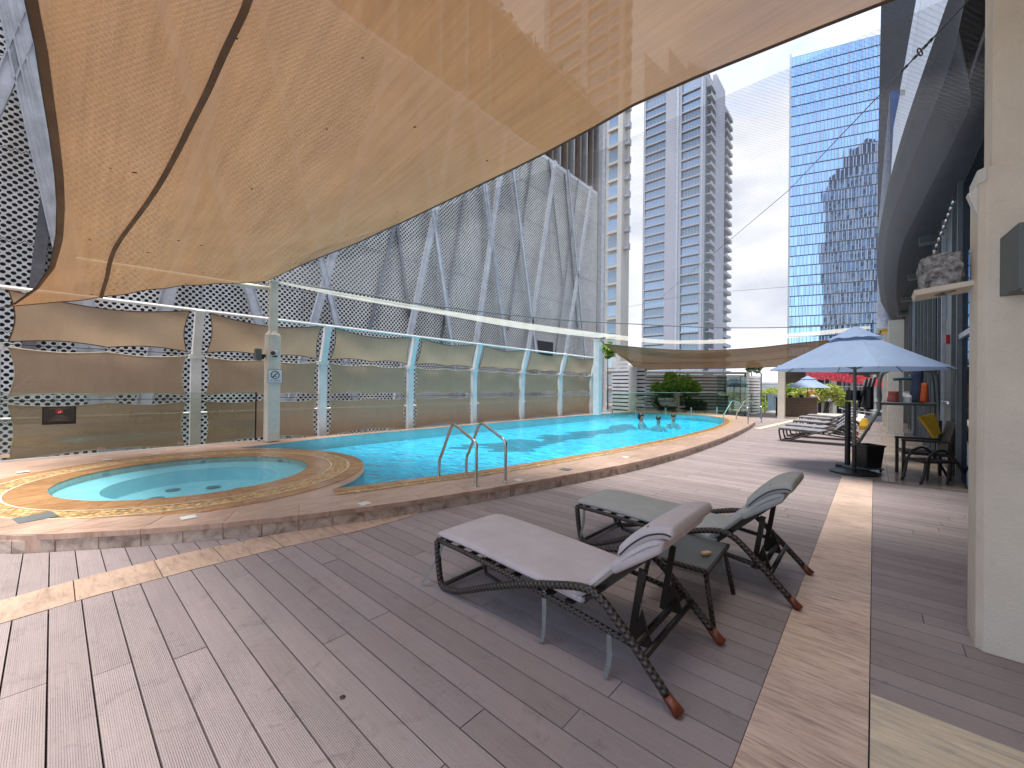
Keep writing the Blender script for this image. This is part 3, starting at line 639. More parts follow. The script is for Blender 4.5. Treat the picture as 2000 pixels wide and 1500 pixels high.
for lst, m_, xo in ((br, ALU, .32), (dk_, ALU_D, .12)):
    for a, b_, wd in lst:
        A = onX(a[0], a[1], FX+xo); B = onX(b_[0], b_[1], FX+xo)
        if A.z < B.z: A, B = B, A
        d = (B-A).normalized()
        lo = A+d*((A.z+6)/-d.z); hi = A+d*((A.z-min(ftop, A.z+(3 if m_ is ALU_D else 9)))/-d.z)
        if m_ is ALU_D: lo = B
        e = MB().bar(lo, hi, wd, wd*.5, (1, 0, 0)); bro = e.build('brace', m_, fac)
        if m_ is ALU:   # raised edge lips of the channel
            s_ = Vector((0, 1, 0)); f_ = MB()
            for sg in (-1, 1): f_.bar(lo+s_*sg*wd*.47+Vector((wd*.28, 0, 0)), hi+s_*sg*wd*.47+Vector((wd*.28, 0, 0)), .035, .05, (1, 0, 0))
            f_.build('flange', MULL, bro)
# dark opening low in the facade
oa, ob = onX(1050, 655, FX+.05), onX(1080, 690, FX+.05)
MB().b2(FX+.02, FX+.06, oa.y, ob.y, 2.6, 4.4).build('vent_opening', BACK, fac)
# roof garden
rg = MB()
def leaves(mb, c, r, n, s_, sq=1.):
    for _ in range(n):
        while True:
            v = Vector((random.uniform(-1, 1), random.uniform(-1, 1), random.uniform(-1, 1)))
            if v.length < 1: break
        q = Vector(c)+Vector((v.x*r[0], v.y*r[1], v.z*r[2])); a = Vector((random.gauss(0, 1), random.gauss(0, 1), random.gauss(0, .6))).normalized(); b_ = a.cross(Vector((random.gauss(0, 1), random.gauss(0, 1), random.gauss(0, 1)))).normalized()
        l_ = s_*random.uniform(.6, 1.3)
        mb.add([q-a*l_, q+b_*l_*.4*sq, q+a*l_, q-b_*l_*.4*sq], [(0, 1, 2, 3)])
for i in range(26):
    yv = 14+i*.5+random.uniform(-.1, .1); h_ = random.uniform(.3, 1.1)
    leaves(rg, (FX-.5, yv, 22.9+h_*.4), (.4, .35, h_*.7), 60, .16)
rg.build('roof_garden', LEAFD, fac, kind='stuff')

# ------------------------------------------------------------------ windscreen fence
PY = [2.06-2.73*2, 2.06-2.73, 2.06, 4.78, 7.53, 10.29, 13.02, 15.78, 18.6]
PXX = -11.0
wf = ['nearest the glass balustrade corner, mostly out of frame', 'left edge of the photo beside perforated facade', 'just left of the camera pole behind the glass balustrade', 'first right of the camera pole', 'second right of the camera pole', 'third right of the camera pole', 'fourth right of the camera pole', 'fifth right of the camera pole', 'at the far pool corner beside the slatted building']
def post(y_, lab):
    t = thing('fence_post', lab, 'post', (PXX, y_, -.6), group='kinked white posts of the windscreen fence')
    MB().b2(-.07, .07, -.09, .09, 0, 2.65).build('lower_post', WHITE, t)
    e = MB().bar((0, 0, 2.65), (.30, 0, 3.62), .15, .15, (0, 1, 0)); e.build('upper_post', WHITE, t)
    MB().b2(-.10, .10, -.12, .12, 2.60, 2.70).build('knuckle_plate', WHITE, t)
    MB().b2(-.12, .12, -.15, .15, 0, .02).build('base_plate', WHITE, t)
    return t
for k in range(9):
    post(PY[k], 'white kinked steel fence post, '+wf[k])
rl = MB(); rl.tube([(PXX+.31, PY[0], 3.02), (PXX+.31, PY[-1]+.3, 2.97)], .035, 10); tag(rl.build('top_rail', WHITE), 'long white tubular rail along the tops of the fence posts', 'rail')
rl = MB()
rl.tube([(PXX-.5, -7, .80), (PXX-.5, PY[-1], .80)], .025, 8); tag(rl.build('handrail', WHITE), 'thin white handrail behind the lowest tan screens', 'rail')
def shape(t): return sin(pi*min(max(t, 0), 1))
def xat(z): return PXX+.03 if z < 2.02 else PXX+.03+(z-2.02)*.30
rowz = [(2.14, 2.98), (1.20, 2.05), (.10, 1.08)]
rown = ['top', 'middle', 'bottom']
bay = ['left of the frame edge', 'in the wide bay at the left edge of the photo', 'in the bay crossed by the camera pole', 'in the first full bay right of the camera pole', 'in the second full bay right of the camera pole', 'in the third full bay right of the camera pole', 'in the fourth full bay right of the camera pole', 'in the last bay before the far pool corner']
for k in range(8):
    ya, yb = PY[k]+.17, PY[k+1]-.17
    for r, (z0, z1) in enumerate(rowz):
        def P(u, v, ya=ya, yb=yb, z0=z0, z1=z1, r=r):
            sag_t = .13*shape(u); sag_b = (.10*shape(u) if r == 2 else .06*abs(sin(2*pi*u)))
            yy_ = ya+(yb-ya)*u; ins = .07*shape(v); yy_ += ins*(1-2*u)
            zt = z1-(.14*shape(u) if r == 0 else .05*abs(sin(2*pi*u)) if u != .5 else 0.); zb = z0+sag_b
            z = zb+(zt-zb)*v
            return (xat(z)+.05*shape(u)*shape(v)+.012*sin(9*u+5*v+k), yy_, z)
        nm = 'windscreen_panel'
        t = thing(nm, 'tan screen, %s row, %s' % (rown[r], bay[k]), 'screen', (PXX, ya, z0), group='tan shade cloth panels of the windscreen fence')
        b = MB().grid(lambda u, v: Vector(P(u, v))-Vector((PXX, ya, z0)), 28, 8); b.build('cloth', SCREEN, t, smooth=True)
        hm = MB(); off = Vector((PXX, ya, z0))
        for v_ in (0, 1): hm.tube([Vector(P(i/28, v_))-off for i in range(29)], .010, 6)
        for u_ in (0, 1): hm.tube([Vector(P(u_, i/8))-off for i in range(9)], .008, 6)
        hm.build('hem', HEMW if r else HEM, t)
        cb = MB()
        for zz in (z0, z1):
            x_ = xat(zz); cb.tube([Vector((x_, ya, zz))-off, Vector((x_, ya-.12, zz))-off], .006, 5); cb.tube([Vector((x_, yb, zz))-off, Vector((x_, yb+.12, zz))-off], .006, 5)
        cb.build('lashing', DKMET, t)
for zz in (2.10, 1.14):
    tag(MB().tube([(PXX+.02, PY[0], zz), (PXX+.02, PY[-1], zz)], .006, 5).build('tension_cable', DKMET), 'thin dark cable between %s rows of tan screens' % ('top and middle' if zz > 2 else 'middle and bottom'), 'cable')

# ------------------------------------------------------------------ glass balustrade, left
GX = -10.66
gp = [(-1.6, -.5), (-.5, .62), (.62, 1.75), (1.75, 2.72), (2.72, 3.11)]
bt = thing('glass_balustrade', 'frameless green tinted glass balustrade beside the spa pool', 'balustrade', (GX, 1, ZP))
for a, b_ in gp:
    q = MB().b2(-.008, .008, a-1+.006, b_-1-.006, 0, 1.10).build('glass_pane', GLASS, bt)
    MB().b2(-.010, .010, a-1+.004, b_-1-.004, 1.102, 1.112).build('pane_edge', GLASS_EDGE, q)
MB().b2(-.012, .012, 2.11, 2.135, 0, 1.12).build('end_post', BLACK, bt)
MB().b2(-.06, .06, -2.7, 2.11, -.10, .015).build('base_channel', WHITE, bt)
for yv in (-.5, .62, 1.75):
    MB().b2(.008, .03, yv-1-.05, yv-1+.05, .06, .12).build('clamp', SS, bt)
sg = thing('warning_sign', 'small black notice with red emblem fixed on the glass balustrade', 'sign', (GX+.02, .09, .885))
MB().box((0, 0, 0), (.006, .40, .31)).build('board', BLACK, sg)
MB().box((.0045, 0, .03), (.002, .36, .26)).build('print_panel', mat('dark_grey_print', (.03, .028, .03), .4), sg)
em = MB().lathe((0, 0, 0), [(.045, 0), (.045, .002)], 24)
e_ = em.build('emblem', mat('dark_red_print', (.35, .02, .03), .4), sg); e_.rotation_euler = (0, pi/2, 0); e_.location = (.006, .0, .07)
MB().add([(.0095, -.02, .045), (.0095, .0, .055), (.0095, -.005, .07)], [(0, 1, 2)]).add([(.0095, .0, .05), (.0095, .02, .06), (.0095, .012, .085)], [(0, 1, 2)]).build('flame_mark', WHITE, sg)
tl = MB()
for i, (z_, l_) in enumerate([(.125, .24), (.0, .10), (-.02, .14), (-.045, .2), (-.07, .16), (-.09, .24)]): tl.box((.0065, 0, z_), (.001, l_, .006))
tl.build('text_line', mat('dim_print', (.16, .14, .12), .5), sg)

# ------------------------------------------------------------------ camera pole
cp = thing('camera_pole', 'tall cream square steel pole holding camera, speaker and sign at the shallow pool corner', 'pole', (-10.33, 3.35, 0))
RZ = radians(12)
o = MB().box((0, 0, 1.38), (.26, .26, 2.43)).build('shaft', CREAM, cp)
bevel(o, .012)
o = MB().box((0, 0, 3.2), (.15, .15, 1.2)).build('upper_shaft', CREAM, cp)
MB().lathe((0, 0, 2.59), [(.17, 0), (.10, .09), (.10, .10)], 4).build('reducer', CREAM, cp).rotation_euler.z = 0
MB().box((0, 0, 3.82), (.24, .20, .03)).build('cap_plate', CREAM, cp)
MB().tube([(-.05, -.05, 3.66), (-.15, -3.1, 3.62)], .05, 10).build('cross_arm', CREAM, cp)
cc = thing('security_camera', 'grey round security camera mounted on the cream pole', 'camera', (-10.16, 3.34, 2.18))
d_ = Vector((.75, -.55, -.12)).normalized()
MB().cyl(-d_*.05, d_*.12, .062, 20).build('housing', ALU, cc); MB().cyl(d_*.121, d_*.135, .045, 20).build('lens', BLACK, cc); MB().box((-.02, -.0, -.07), (.05, .1, .05)).build('bracket', SS, cc)
spk = thing('wall_speaker', 'small grey box speaker on the left side of the cream pole', 'speaker', (-10.32, 3.05, 2.13))
bevel(MB().box((0, 0, 0), (.14, .12, .26)).build('cabinet', LAMPM, spk), .01); MB().box((0, .1, -.02), (.04, .1, .06)).build('bracket', BLACK, spk); MB().box((.072, 0, 0), (.006, .10, .23)).build('grille', DOORM, spk)
sn = thing('no_diving_sign', 'white square no diving sign with black ring on the cream pole', 'sign', (-10.185, 3.36, 1.65))
bevel(MB().box((0, 0, 0), (.008, .30, .30)).build('plate', mat('white_enamel', (.72, .76, .80), .35), sn), .004)
fr_ = MB()
for a in ((0, .148, .008, .30, 0), (0, -.148, .008, .30, 0)): fr_.box((.006, a[1], 0), (.006, .008, .30))
fr_.box((.006, 0, .148), (.006, .30, .008)); fr_.box((.006, 0, -.148), (.006, .30, .008)); fr_.build('border', DOORM, sn)
rg_ = MB().tube([(.008, .085*cos(a*pi/16), .03+.085*sin(a*pi/16)) for a in range(33)], .008, 6); rg_.bar((.009, .06, .09), (.009, -.06, -.03), .012, .004, (1, 0, 0)); rg_.build('prohibition_ring', BLACK, sn)
fg = MB(); fg.lathe((.008, 0, 0), [(.001, 0), (.001, .001)], 4); fg.bar((.008, .02, .06), (.008, -.01, .02), .02, .003, (1, 0, 0)); fg.bar((.008, -.01, .02), (.008, -.045, .0), .012, .003, (1, 0, 0)); fg.bar((.008, .03, .0), (.008, -.05, -.015), .010, .003, (1, 0, 0)); fg.build('diver_symbol', BLACK, sn)
tx = bpy.data.curves.new('lettering', 'FONT'); tx.body = 'NO DIVING'; tx.size = .045; tx.align_x = 'CENTER'; tx.extrude = .0005; tx.materials.append(BLACK)
to = bpy.data.objects.new('lettering', tx); COL.objects.link(to); to.parent = sn; to.rotation_euler = (pi/2, 0, pi/2); to.location = (.006, 0, -.115)
bpy.context.view_layer.update(); tm_ = bpy.data.meshes.new_from_object(to.evaluated_get(bpy.context.evaluated_depsgraph_get())); bpy.data.objects.remove(to); to = obj('lettering', tm_, sn); to.rotation_euler = (pi/2, 0, pi/2); to.location = (.006, 0, -.115)

# far post at the pool corner
fp = thing('corner_pole', 'tall pale steel mast at far pool corner holding the brown sail', 'pole', (-9.95, 17.4, 0))
bevel(MB().box((0, 0, 1.95), (.30, .30, 3.6)).build('shaft', WHITE, fp), .01); MB().box((0, 0, 3.76), (.36, .36, .03)).build('cap_plate', WHITE, fp); MB().box((.1, .05, 3.82), (.5, .08, .08)).build('bracket', DOORM, fp)

# ------------------------------------------------------------------ shade sails
zA, zC, zB, zD = 3.84, 2.56, 5.2, 4.3
def zs(x, y_):
    t = (x+10.33)/11.3; return zA+(zB-zA)*t+(y_-3.3)*(.31*(1-t)+.10*t)
def on_sail(px, py, dz=0.):
    r = ray(px, py); t = 3.
    lo, hi = .3, 40.
    f = lambda t_: EYE+r.z*t_-zs(r.x*t_, r.y*t_)-dz
    for _ in range(50):
        m_ = (lo+hi)/2
        if f(m_) < 0: lo = m_
        else: hi = m_
    return E0+r*lo
Lp = [on_sail(*q) for q in [(0, 603), (30, 592), (70, 562), (98, 520), (110, 460), (112, 400), (108, 340), (97, 260), (84, 180), (70, 90), (50, 0)]]
Rp = [on_sail(*q) for q in [(520, 549), (600, 513), (700, 474), (800, 428), (900, 380), (1000, 332), (1080, 292), (1160, 250), (1240, 205), (1360, 152), (1480, 104), (1610, 52), (1745, 0)]]
def ext(P_, X1, n=6):
    d = (P_[-1]-P_[-3]); d /= d.x; a = P_[-1].copy(); o_ = list(P_)
    for i in range(1, n+1):
        x = a.x+(X1-a.x)*i/n; y_ = a.y+d.y*(x-a.x)*.8; o_.append(Vector((x, y_, zs(x, y_))))
    return o_
Lp = [Vector((-10.6, -.75, 0))]+ext(Lp, 1.2); Rp = [Vector((-10.6, 3.3, 0))]+ext(Rp, 1.2)
def yof(P_, x):
    for a, b_ in zip(P_, P_[1:]):
        if a.x <= x <= b_.x: return a.y+(b_.y-a.y)*(x-a.x)/(b_.x-a.x+1e-9)
    return P_[0].y if x < P_[0].x else P_[-1].y
def foldz(x, y_, v): return -.16*sin(pi*v)*sin(pi*min(1, (x+10.33)/11.3)) + .05*sin(pi*v)*sin(2.6*x+1.7*y_)*math.exp(-(x+10.3)*.22)+.012*sin(pi*v)*sin(11*y_+2.3*x)
x0s = min(Lp[1].x, Rp[1].x)
def sailP(u, v):
    x = -10.33+(1.2+10.33)*u**1.25; a, b_ = yof(Lp, x), yof(Rp, x); y_ = a+(b_-a)*v
    if u < .02: x += .10*sin(pi*v)*(1-u/.02)
    return Vector((x, y_, zs(x, y_)+foldz(x, y_, v)))
sail = thing('shade_sail', 'huge tan shade sail stretched low over the near deck', 'shade sail', (0, 0, 0))
MB().grid(sailP, 120, 60).build('cloth', SAIL, sail, smooth=True)
for v_, wd, nm in ((0, .058, 'edge_hem'), (1, .055, 'edge_hem')):
    h_ = MB().grid(lambda u, t, v_=v_, wd=wd: sailP(u, v_)+Vector((0, (wd*t)*min(1., .12+u*3.2)*(1 if v_ == 0 else -1), -.012)), 120, 2); h_.build(nm, HEM, sail, smooth=True)
    MB().tube([sailP(i/120, v_) for i in range(121)], .009, 6).build('edge_cable', DKMET, sail)
MB().tube([sailP(0, i/30) for i in range(31)], .012, 6).build('edge_cable', HEM, sail)
cs = MB(); cs.tube([sailP(0, 0), (-10.75, -1.05, 2.45), (-11.0, -1.4, 2.4)], .012, 6); cs.tube([sailP(0, 1), (-10.33, 3.35, 3.84)], .012, 6); cs.build('corner_cable', SS, sail)
# webbing strap across the cloth
sp_ = [on_sail(x, y_, -.03) for x, y_ in [(197, 582), (208, 545), (214, 510), (226, 478), (262, 425), (310, 350), (345, 285), (375, 222), (405, 160), (437, 85), (475, 5), (500, -60)]]
d_ = sp_[-1]-sp_[-3]; d_ /= d_.x; q_ = sp_[-1].copy(); sp_ += [Vector((x_, q_.y+d_.y*(x_-q_.x)*.6, 0)) for x_ in (-1.6, -.4, .9)]
sp_ = crom(sp_, 6); st = MB(); vs = []
for i, q in enumerate(sp_):
    t = (sp_[min(i+1, len(sp_)-1)]-sp_[max(i-1, 0)]).normalized(); n_ = Vector((t.y, -t.x, 0)).normalized()
    yl, yr = yof(Lp, q.x), yof(Rp, q.x); v_ = (q.y-yl)/(yr-yl); q = Vector((q.x, q.y, zs(q.x, q.y)+foldz(q.x, q.y, v_)-.02)); vs += [q-n_*.025, q+n_*.025]
st.add(vs, [(2*i, 2*i+1, 2*i+3, 2*i+2) for i in range(len(sp_)-1)]); st.build('webbing_strap', HEM, sail)
lf = MB()
for _ in range(46):
    u_, v_ = random.random()**1.3, random.uniform(.05, .95); c_ = sailP(u_, v_)+Vector((0, 0, .006)); l_ = random.uniform(.008, .022); a_ = random.uniform(0, pi); d_ = Vector((cos(a_), sin(a_), 0)); e_ = Vector((-sin(a_), cos(a_), 0))
    lf.add([c_-d_*l_, c_+e_*l_*.35, c_+d_*l_, c_-e_*l_*.35]+[q+Vector((0, 0, -.014)) for q in (c_-d_*l_, c_+e_*l_*.35, c_+d_*l_, c_-e_*l_*.35)], [(0, 1, 2, 3), (7, 6, 5, 4), (0, 1, 5, 4), (1, 2, 6, 5), (2, 3, 7, 6), (3, 0, 4, 7)])
lf.build('fallen_leaves', BARK, sail, kind='stuff')
# pale net above the pool
def zn(x, y_): return 3.95+.055*(x+10.33)+.0*y_
def on_net(px, py, dz=0.):
    r = ray(px, py); t = (3.95+dz+.055*10.33-EYE)/(r.z-.055*r.x); return E0+r*t
far = [on_net(*q) for q in [(530, 548), (700, 572), (800, 590), (900, 603), (1000, 615), (1130, 627), (1250, 633), (1350, 638), (1450, 640), (1580, 638), (1700, 630)]]
far = crom(far, 4)
near = [Vector((1.0, 4.6, 0)), Vector((-2.5, 4.4, 0)), Vector((-6, 3.8, 0)), Vector((-9.8, 3.0, 0))]
for q in near: q.z = zn(q.x, q.y)
npoly = far+[Vector((.9, far[-1].y-3, zn(.9, 0)))]+near
tri = tessellate_polygon([[Vector((q.x, q.y, 0)) for q in npoly]])
net = thing('shade_net', 'pale see-through shade net stretched over the pool', 'shade net', (0, 0, 0))
MB().add(npoly, [tuple(t) for t in tri]).build('net_cloth', NET, net)
MB().tube([q+Vector((0, 0, -.01)) for q in far], .02, 6).build('edge_cable', LAMPM, net)
lo_ = crom([on_net(x, y_, -.12) for x, y_ in [(530, 549), (620, 570), (700, 586), (800, 603), (900, 621), (970, 634), (1050, 646), (1170, 660), (1300, 671), (1400, 671), (1480, 666), (1600, 655), (1700, 642)]], 4)
up_ = crom([on_net(x, y_, -.12) for x, y_ in [(530, 547), (620, 563), (700, 577), (800, 594), (900, 611), (970, 622), (1050, 634), (1170, 650), (1300, 664), (1400, 663), (1480, 657), (1600, 646), (1700, 636)]], 4)
bb = MB(); bb.add([v for a, b_ in zip(lo_, up_) for v in (a, b_)], [(2*i, 2*i+1, 2*i+3, 2*i+2) for i in range(len(lo_)-1)])
tag(bb.build('net_border', BAND), 'second cream net edge band sagging below the pale shade net', 'net edge')
# far brown sail
s2 = thing('brown_shade_sail', 'darker brown shade sail hanging at the far end of the pool', 'shade sail', (0, 0, 0))
ta = crom([at(x, y_, d) for x, y_, d in [(1180, 672, 19.3), (1250, 679, 20), (1330, 684, 20.6), (1400, 684, 21), (1480, 679, 21), (1560, 670, 21), (1620, 664, 21), (1660, 658, 21)]], 4)
la = crom([at(x, y_, d) for x, y_, d in [(1232, 708, 26), (1246, 722, 28), (1300, 721, 28), (1370, 720, 28), (1440, 719, 28), (1530, 715, 24.5), (1580, 705, 22), (1650, 690, 21.5)]], 4)
la[0] = at(1226, 700, 25)
nn = len(ta)
def P2(u, v):
    i = u*(nn-1); k_ = min(int(i), nn-2); f_ = i-k_; a = ta[k_].lerp(ta[k_+1], f_); b_ = la[k_].lerp(la[k_+1], f_); q = a.lerp(b_, v)
    return q+Vector((0, 0, -.10*sin(pi*v)))
MB().grid(P2, 60, 12).build('cloth', SAIL2, s2, smooth=True)
MB().tube([P2(i/60, 0) for i in range(61)], .025, 6).build('edge_cable', HEM, s2); MB().tube([P2(i/60, 1) for i in range(61)], .02, 6).build('edge_cable', HEM, s2)
MB().tube([P2(i/60, .5)+Vector((0, 0, -.02)) for i in range(61)], .02, 6, flat=.4).build('seam', HEM, s2)
MB().tube([ta[0], (-9.85, 17.45, 3.76)], .02, 6).build('corner_cable', DKMET, s2)

# anchor cables with turnbuckle, up right
c0 = at(1430, 465, 14); c1 = at(1540, 372, 9.5); c2 = at(1725, 178, 4.6); c3 = at(1890, 2, 3.0); c4 = at(1960, -70, 2.6)
cb = thing('anchor_cable', 'thin steel cable with a ring and turnbuckle running up to the wall at top right', 'cable')
MB().tube([at(1290, 582, 24), c0, c1, c2, c3, c4], .007, 6).build('wire', DKMET, cb)
tb = MB()
for f_ in (.30, .36, .48, .60, .66): q = c2.lerp(c3, f_); tb.tube([q-(c3-c2).normalized()*.03, q+(c3-c2).normalized()*.03], .013, 8)
tb.build('turnbuckle', DKMET, cb)
q = c2.lerp(c3, .54); ax = (c3-c2).normalized(); sd_ = ax.cross(FW).normalized()
MB().tube([q+(ax*cos(i*pi/10)+sd_*sin(i*pi/10))*.035 for i in range(21)], .006, 6).build('ring', DKMET, cb)
tag(MB().tube([at(1225, 600, 20), at(1350, 575, 21), at(1540, 560, 19), at(1700, 540, 13)], .008, 5).build('guy_wire', LAMPM), 'fine nearly level wire crossing the sky between the towers', 'wire')

# ------------------------------------------------------------------ right-hand building: column, lamp, rock, wall, fascia
colm = thing('column', 'thick cream rendered column standing at the right edge of the deck', 'column', (.45, 3.57, 0))
prof = [(.0, .30), (.0, .04), (.03, 0), (1.6, 0), (1.6, .7), (.25, .7)]
b = MB().prism(prof, 0, 2.80).build('lower_shaft', STUCCO, colm); bevel(b, .006)
prof2 = [(.055, .28), (.055, .05), (.08, .02), (1.6, .02), (1.6, .7), (.25, .7)]
MB().prism(prof2, 2.80, 7).build('upper_shaft', STUCCO, colm)
MB().prism([(-.004, .30), (-.004, .035), (.026, -.006), (.045, .01), (.045, .3)], 2.72, 2.80).build('ledge_edge', STUCCO_E, colm)
MB().add([(-.040, .05, 2.68), (-.0, .04, 2.71), (.0, .04, 2.54), (-.040, .11, 2.68), (.0, .11, 2.71), (.0, .11, 2.54)], [(0, 1, 2), (3, 5, 4), (0, 3, 4, 1), (1, 4, 5, 2), (2, 5, 3, 0)]).build('bracket', STUCCO_E, colm)
lb = thing('wall_lamp', 'dark grey wedge shaped wall lamp box on the cream column', 'wall lamp', (.53, 3.57, 2.04))
MB().add([(0, 0, 0), (0, 0, .33), (.05, -.11, .02), (.05, -.11, .375), (.36, -.11, .02), (.36, -.11, .375), (.40, 0, 0), (.40, 0, .33)], [(0, 1, 3, 2), (2, 3, 5, 4), (4, 5, 7, 6), (0, 2, 4, 6), (1, 7, 5, 3), (0, 6, 7, 1)]).build('housing', LAMPM, lb)
MB().b2(.06, .35, -.114, -.1105, .0, .03).build('lower_lip', DOORM, lb)
rs = thing('rock_shelf', 'small cream shelf sticking out from the column carrying a boulder', 'shelf', (.2, 3.72, 2.12))
MB().add([(.0, .0, .0), (.26, .0, .03), (.26, .26, .03), (.0, .26, .0), (-.01, .0, .035), (.26, 0, .06), (.26, .26, .06), (-.01, .26, .035)], [(3, 2, 1, 0), (4, 5, 6, 7), (0, 1, 5, 4), (1, 2, 6, 5), (2, 3, 7, 6), (3, 0, 4, 7)]).build('board', STUCCO, rs)
bm = bmesh.new(); bmesh.ops.create_icosphere(bm, subdivisions=5, radius=1)
from mathutils import noise as mnoise
for v in bm.verts:
    c = v.co; s_ = max(abs(c.x), abs(c.y), abs(c.z)); q = c.lerp(c/s_*.8, .45)
    q *= 1+.20*mnoise.noise(q*1.6)+.10*mnoise.noise(q*3.7)+.05*mnoise.noise(q*8)+.03*mnoise.noise(q*19)+.015*mnoise.noise(q*40)
    if q.z > .5: q.z = .5+(q.z-.5)*.6
    v.co = Vector((q.x*.115, q.y*.13, q.z*.155))
me = bpy.data.meshes.new('boulder'); bm.to_mesh(me); bm.free(); me.materials.append(ROCK)
rk = obj('boulder', me); rk.location = (.325, 3.86, 2.275); tag(rk, 'grey rough boulder sitting on the small cream shelf', 'rock'); me.polygons.foreach_set('use_smooth', [True]*len(me.polygons))

WX = 1.1
wl = thing('door_wall', 'dark grey metal and glass wall with a service door behind the umbrella', 'wall', (WX, 4.3, 0))
MB().b2(0, .3, 0, 26, 0, 5.2).build('backing_wall', DARKV, wl)
yv = 0.
segs = [(0, 3.2, CHAR), (3.2, 5.55, DARKGLASS), (6.3, 7.6, DOORM), (8.4, 9.4, DARKGLASS), (9.5, 10.5, DARKGLASS), (10.6, 11.6, DARKGLASS), (11.7, 12.7, DARKGLASS), (12.8, 13.8, DARKGLASS), (13.9, 14.9, DARKGLASS), (15, 16, DARKGLASS), (16.1, 17.1, DARKGLASS), (17.2, 18.2, DARKGLASS)]
for a, b_, m_ in segs:
    t = MB().b2(-.03, -.003, a, b_, .05, 4.9).build('glass_pane' if m_ is DARKGLASS else 'wall_panel', m_, wl)
for a in (5.6, 6.25, 7.66, 8.34, 9.45, 10.55, 11.65, 12.75, 13.85, 14.95, 16.05, 17.15, 18.25): MB().b2(-.09, -.002, a-.04, a+.04, 0, 4.95).build('mullion', MULL if a in (7.66, 16.05) else DOORM, wl)
MB().b2(-.07, -.001, 8.4, 18.2, 2.05, 2.13).build('transom', MULL, wl)
MB().b2(-.07, -.001, 3.2, 5.56, 2.35, 2.43).build('transom', MULL, wl)
dr = MB().b2(-.045, -.031, 6.32, 7.58, .05, 2.9).build('door', DOORM, wl)
hd = onX(1845, 785, WX-.1)-Vector((WX, 4.3, 0)); h_ = MB(); h_.tube([(-.05, hd.y+.0, hd.z), (-.11, hd.y, hd.z), (-.11, hd.y+.28, hd.z+.01)], .018, 8); h_.lathe((-.05, hd.y, hd.z-.04), [(.04, 0), (.04, .03)], 12); h_.build('handle', SS, dr)
q = onX(1865, 733, WX-.05)-Vector((WX, 4.3, 0)); MB().b2(-.06, -.046, q.y-.07, q.y+.07, q.z-.15, q.z+.15).build('door_window', SS, dr)
q = onX(1852, 663, WX-.06); tag(bevel(MB().box((q.x, q.y, q.z), (.08, .20, .16)).build('alarm_box', RED), .01), 'small red alarm box on the grey wall above the door', 'alarm box')

# unseen upper mass of the host building, added to darken the right deck
hb = thing('host_building', 'unseen tall building mass above the cream column, added to shade the deck', 'building', (0, 0, 0))
MB().b2(4.0, 24, -14, 12, 5.4, 32).build('upper_wall', CONCP, hb)
MB().b2(1.45, 24, -14, 4.3, -.5, 5.2).build('lower_wall', STUCCO, hb)
for zz in range(9, 30, 4): MB().b2(3.96, 3.999, -13.5, 11.5, zz, zz+2.2).build('window_band', DARKGLASS, hb)
# curved fascia and soffit
z5, z62 = 5.0, 6.1
inn = crom([gz(x, y_, z5) for x, y_ in [(1893, 160), (1885, 230), (1800, 400), (1757, 500), (1752, 590), (1765, 632)]], 6)
outr = crom([gz(x, y_, z62) for x, y_ in [(1905, -90), (1850, 50), (1760, 300), (1725, 430), (1713, 520), (1722, 600)]], 6)
outr[-1] = gz(1738, 622, 5.6)
ov = thing('curved_canopy', 'dark curved canopy edge sweeping over the doors at right', 'canopy', (0, 0, 0))
mid = [((a+b_)/2+Vector((-.10, 0, -.05))) for a, b_ in zip(inn, outr)]
fb = MB(); n_ = len(inn)
for i in range(n_-1):
    fb.add([inn[i], inn[i+1], mid[i+1], mid[i]], [(0, 1, 2, 3)]); fb.add([mid[i], mid[i+1], outr[i+1], outr[i]], [(0, 1, 2, 3)])
b = fb.build('fascia', CHAR, ov, smooth=True)
so_ = [(q.x, q.y) for q in inn]+[(1.15, inn[-1].y+.3), (3.5, inn[-1].y+.5), (3.5, inn[0].y-6), (inn[0].x+.1, inn[0].y-6)]
MB().prism(so_, z5+.002, z5+.1).build('soffit', SOFFIT, ov)
rf = [(q.x, q.y) for q in outr]+[(3.5, outr[-1].y), (3.5, outr[0].y-6), (outr[0].x+.2, outr[0].y-6)]
MB().prism(rf, z62-.02, z62+.3).build('roof_slab', CHAR, ov)
for yv in (13, 17, 21, 25):
    MB().b2(1.0-.25, 3.2, yv, yv+.3, z5-.16, z5-.001).build('soffit_beam', DOORM, ov)
ch = thing('light_string', 'string of small metal shades hanging under the dark canopy', 'light string')
for i in range(9):
    a = at(1862-i*4.5, 400+i*12, 6.5-.05*i); MB().lathe(a, [(.02, 0), (.028, .03), (.02, .06)], 8).build('lamp_shade', SS, ch)
MB().tube([at(1862, 396, 6.5), at(1826, 492, 6.1)], .004, 5).build('cord', DKMET, ch)

# far columns
for x, y_, hc, lab, wd in ((1748, 848, 3.9, 'pale square column on tiled terrace right of the blue umbrella pole', .40), (1733, 832, 3.9, 'slimmer pale column partly hidden behind the nearer terrace column', .3), (1526, 817, 2.72, 'tall pale column beside the wooden bar counter', .30)):
    q = gz(x, y_); t = thing('terrace_column', lab, 'column', (q.x, q.y, 0)); bevel(MB().box((0, 0, hc/2), (wd, wd, hc)).build('shaft', STUCCO, t), .01); MB().box((0, 0, .04), (wd+.02, wd+.02, .08)).build('plinth', STUCCO_E, t)

# ------------------------------------------------------------------ towers
def col_at(px, d):
    q = at(px, 755, d); return Vector((q.x, q.y, 0))
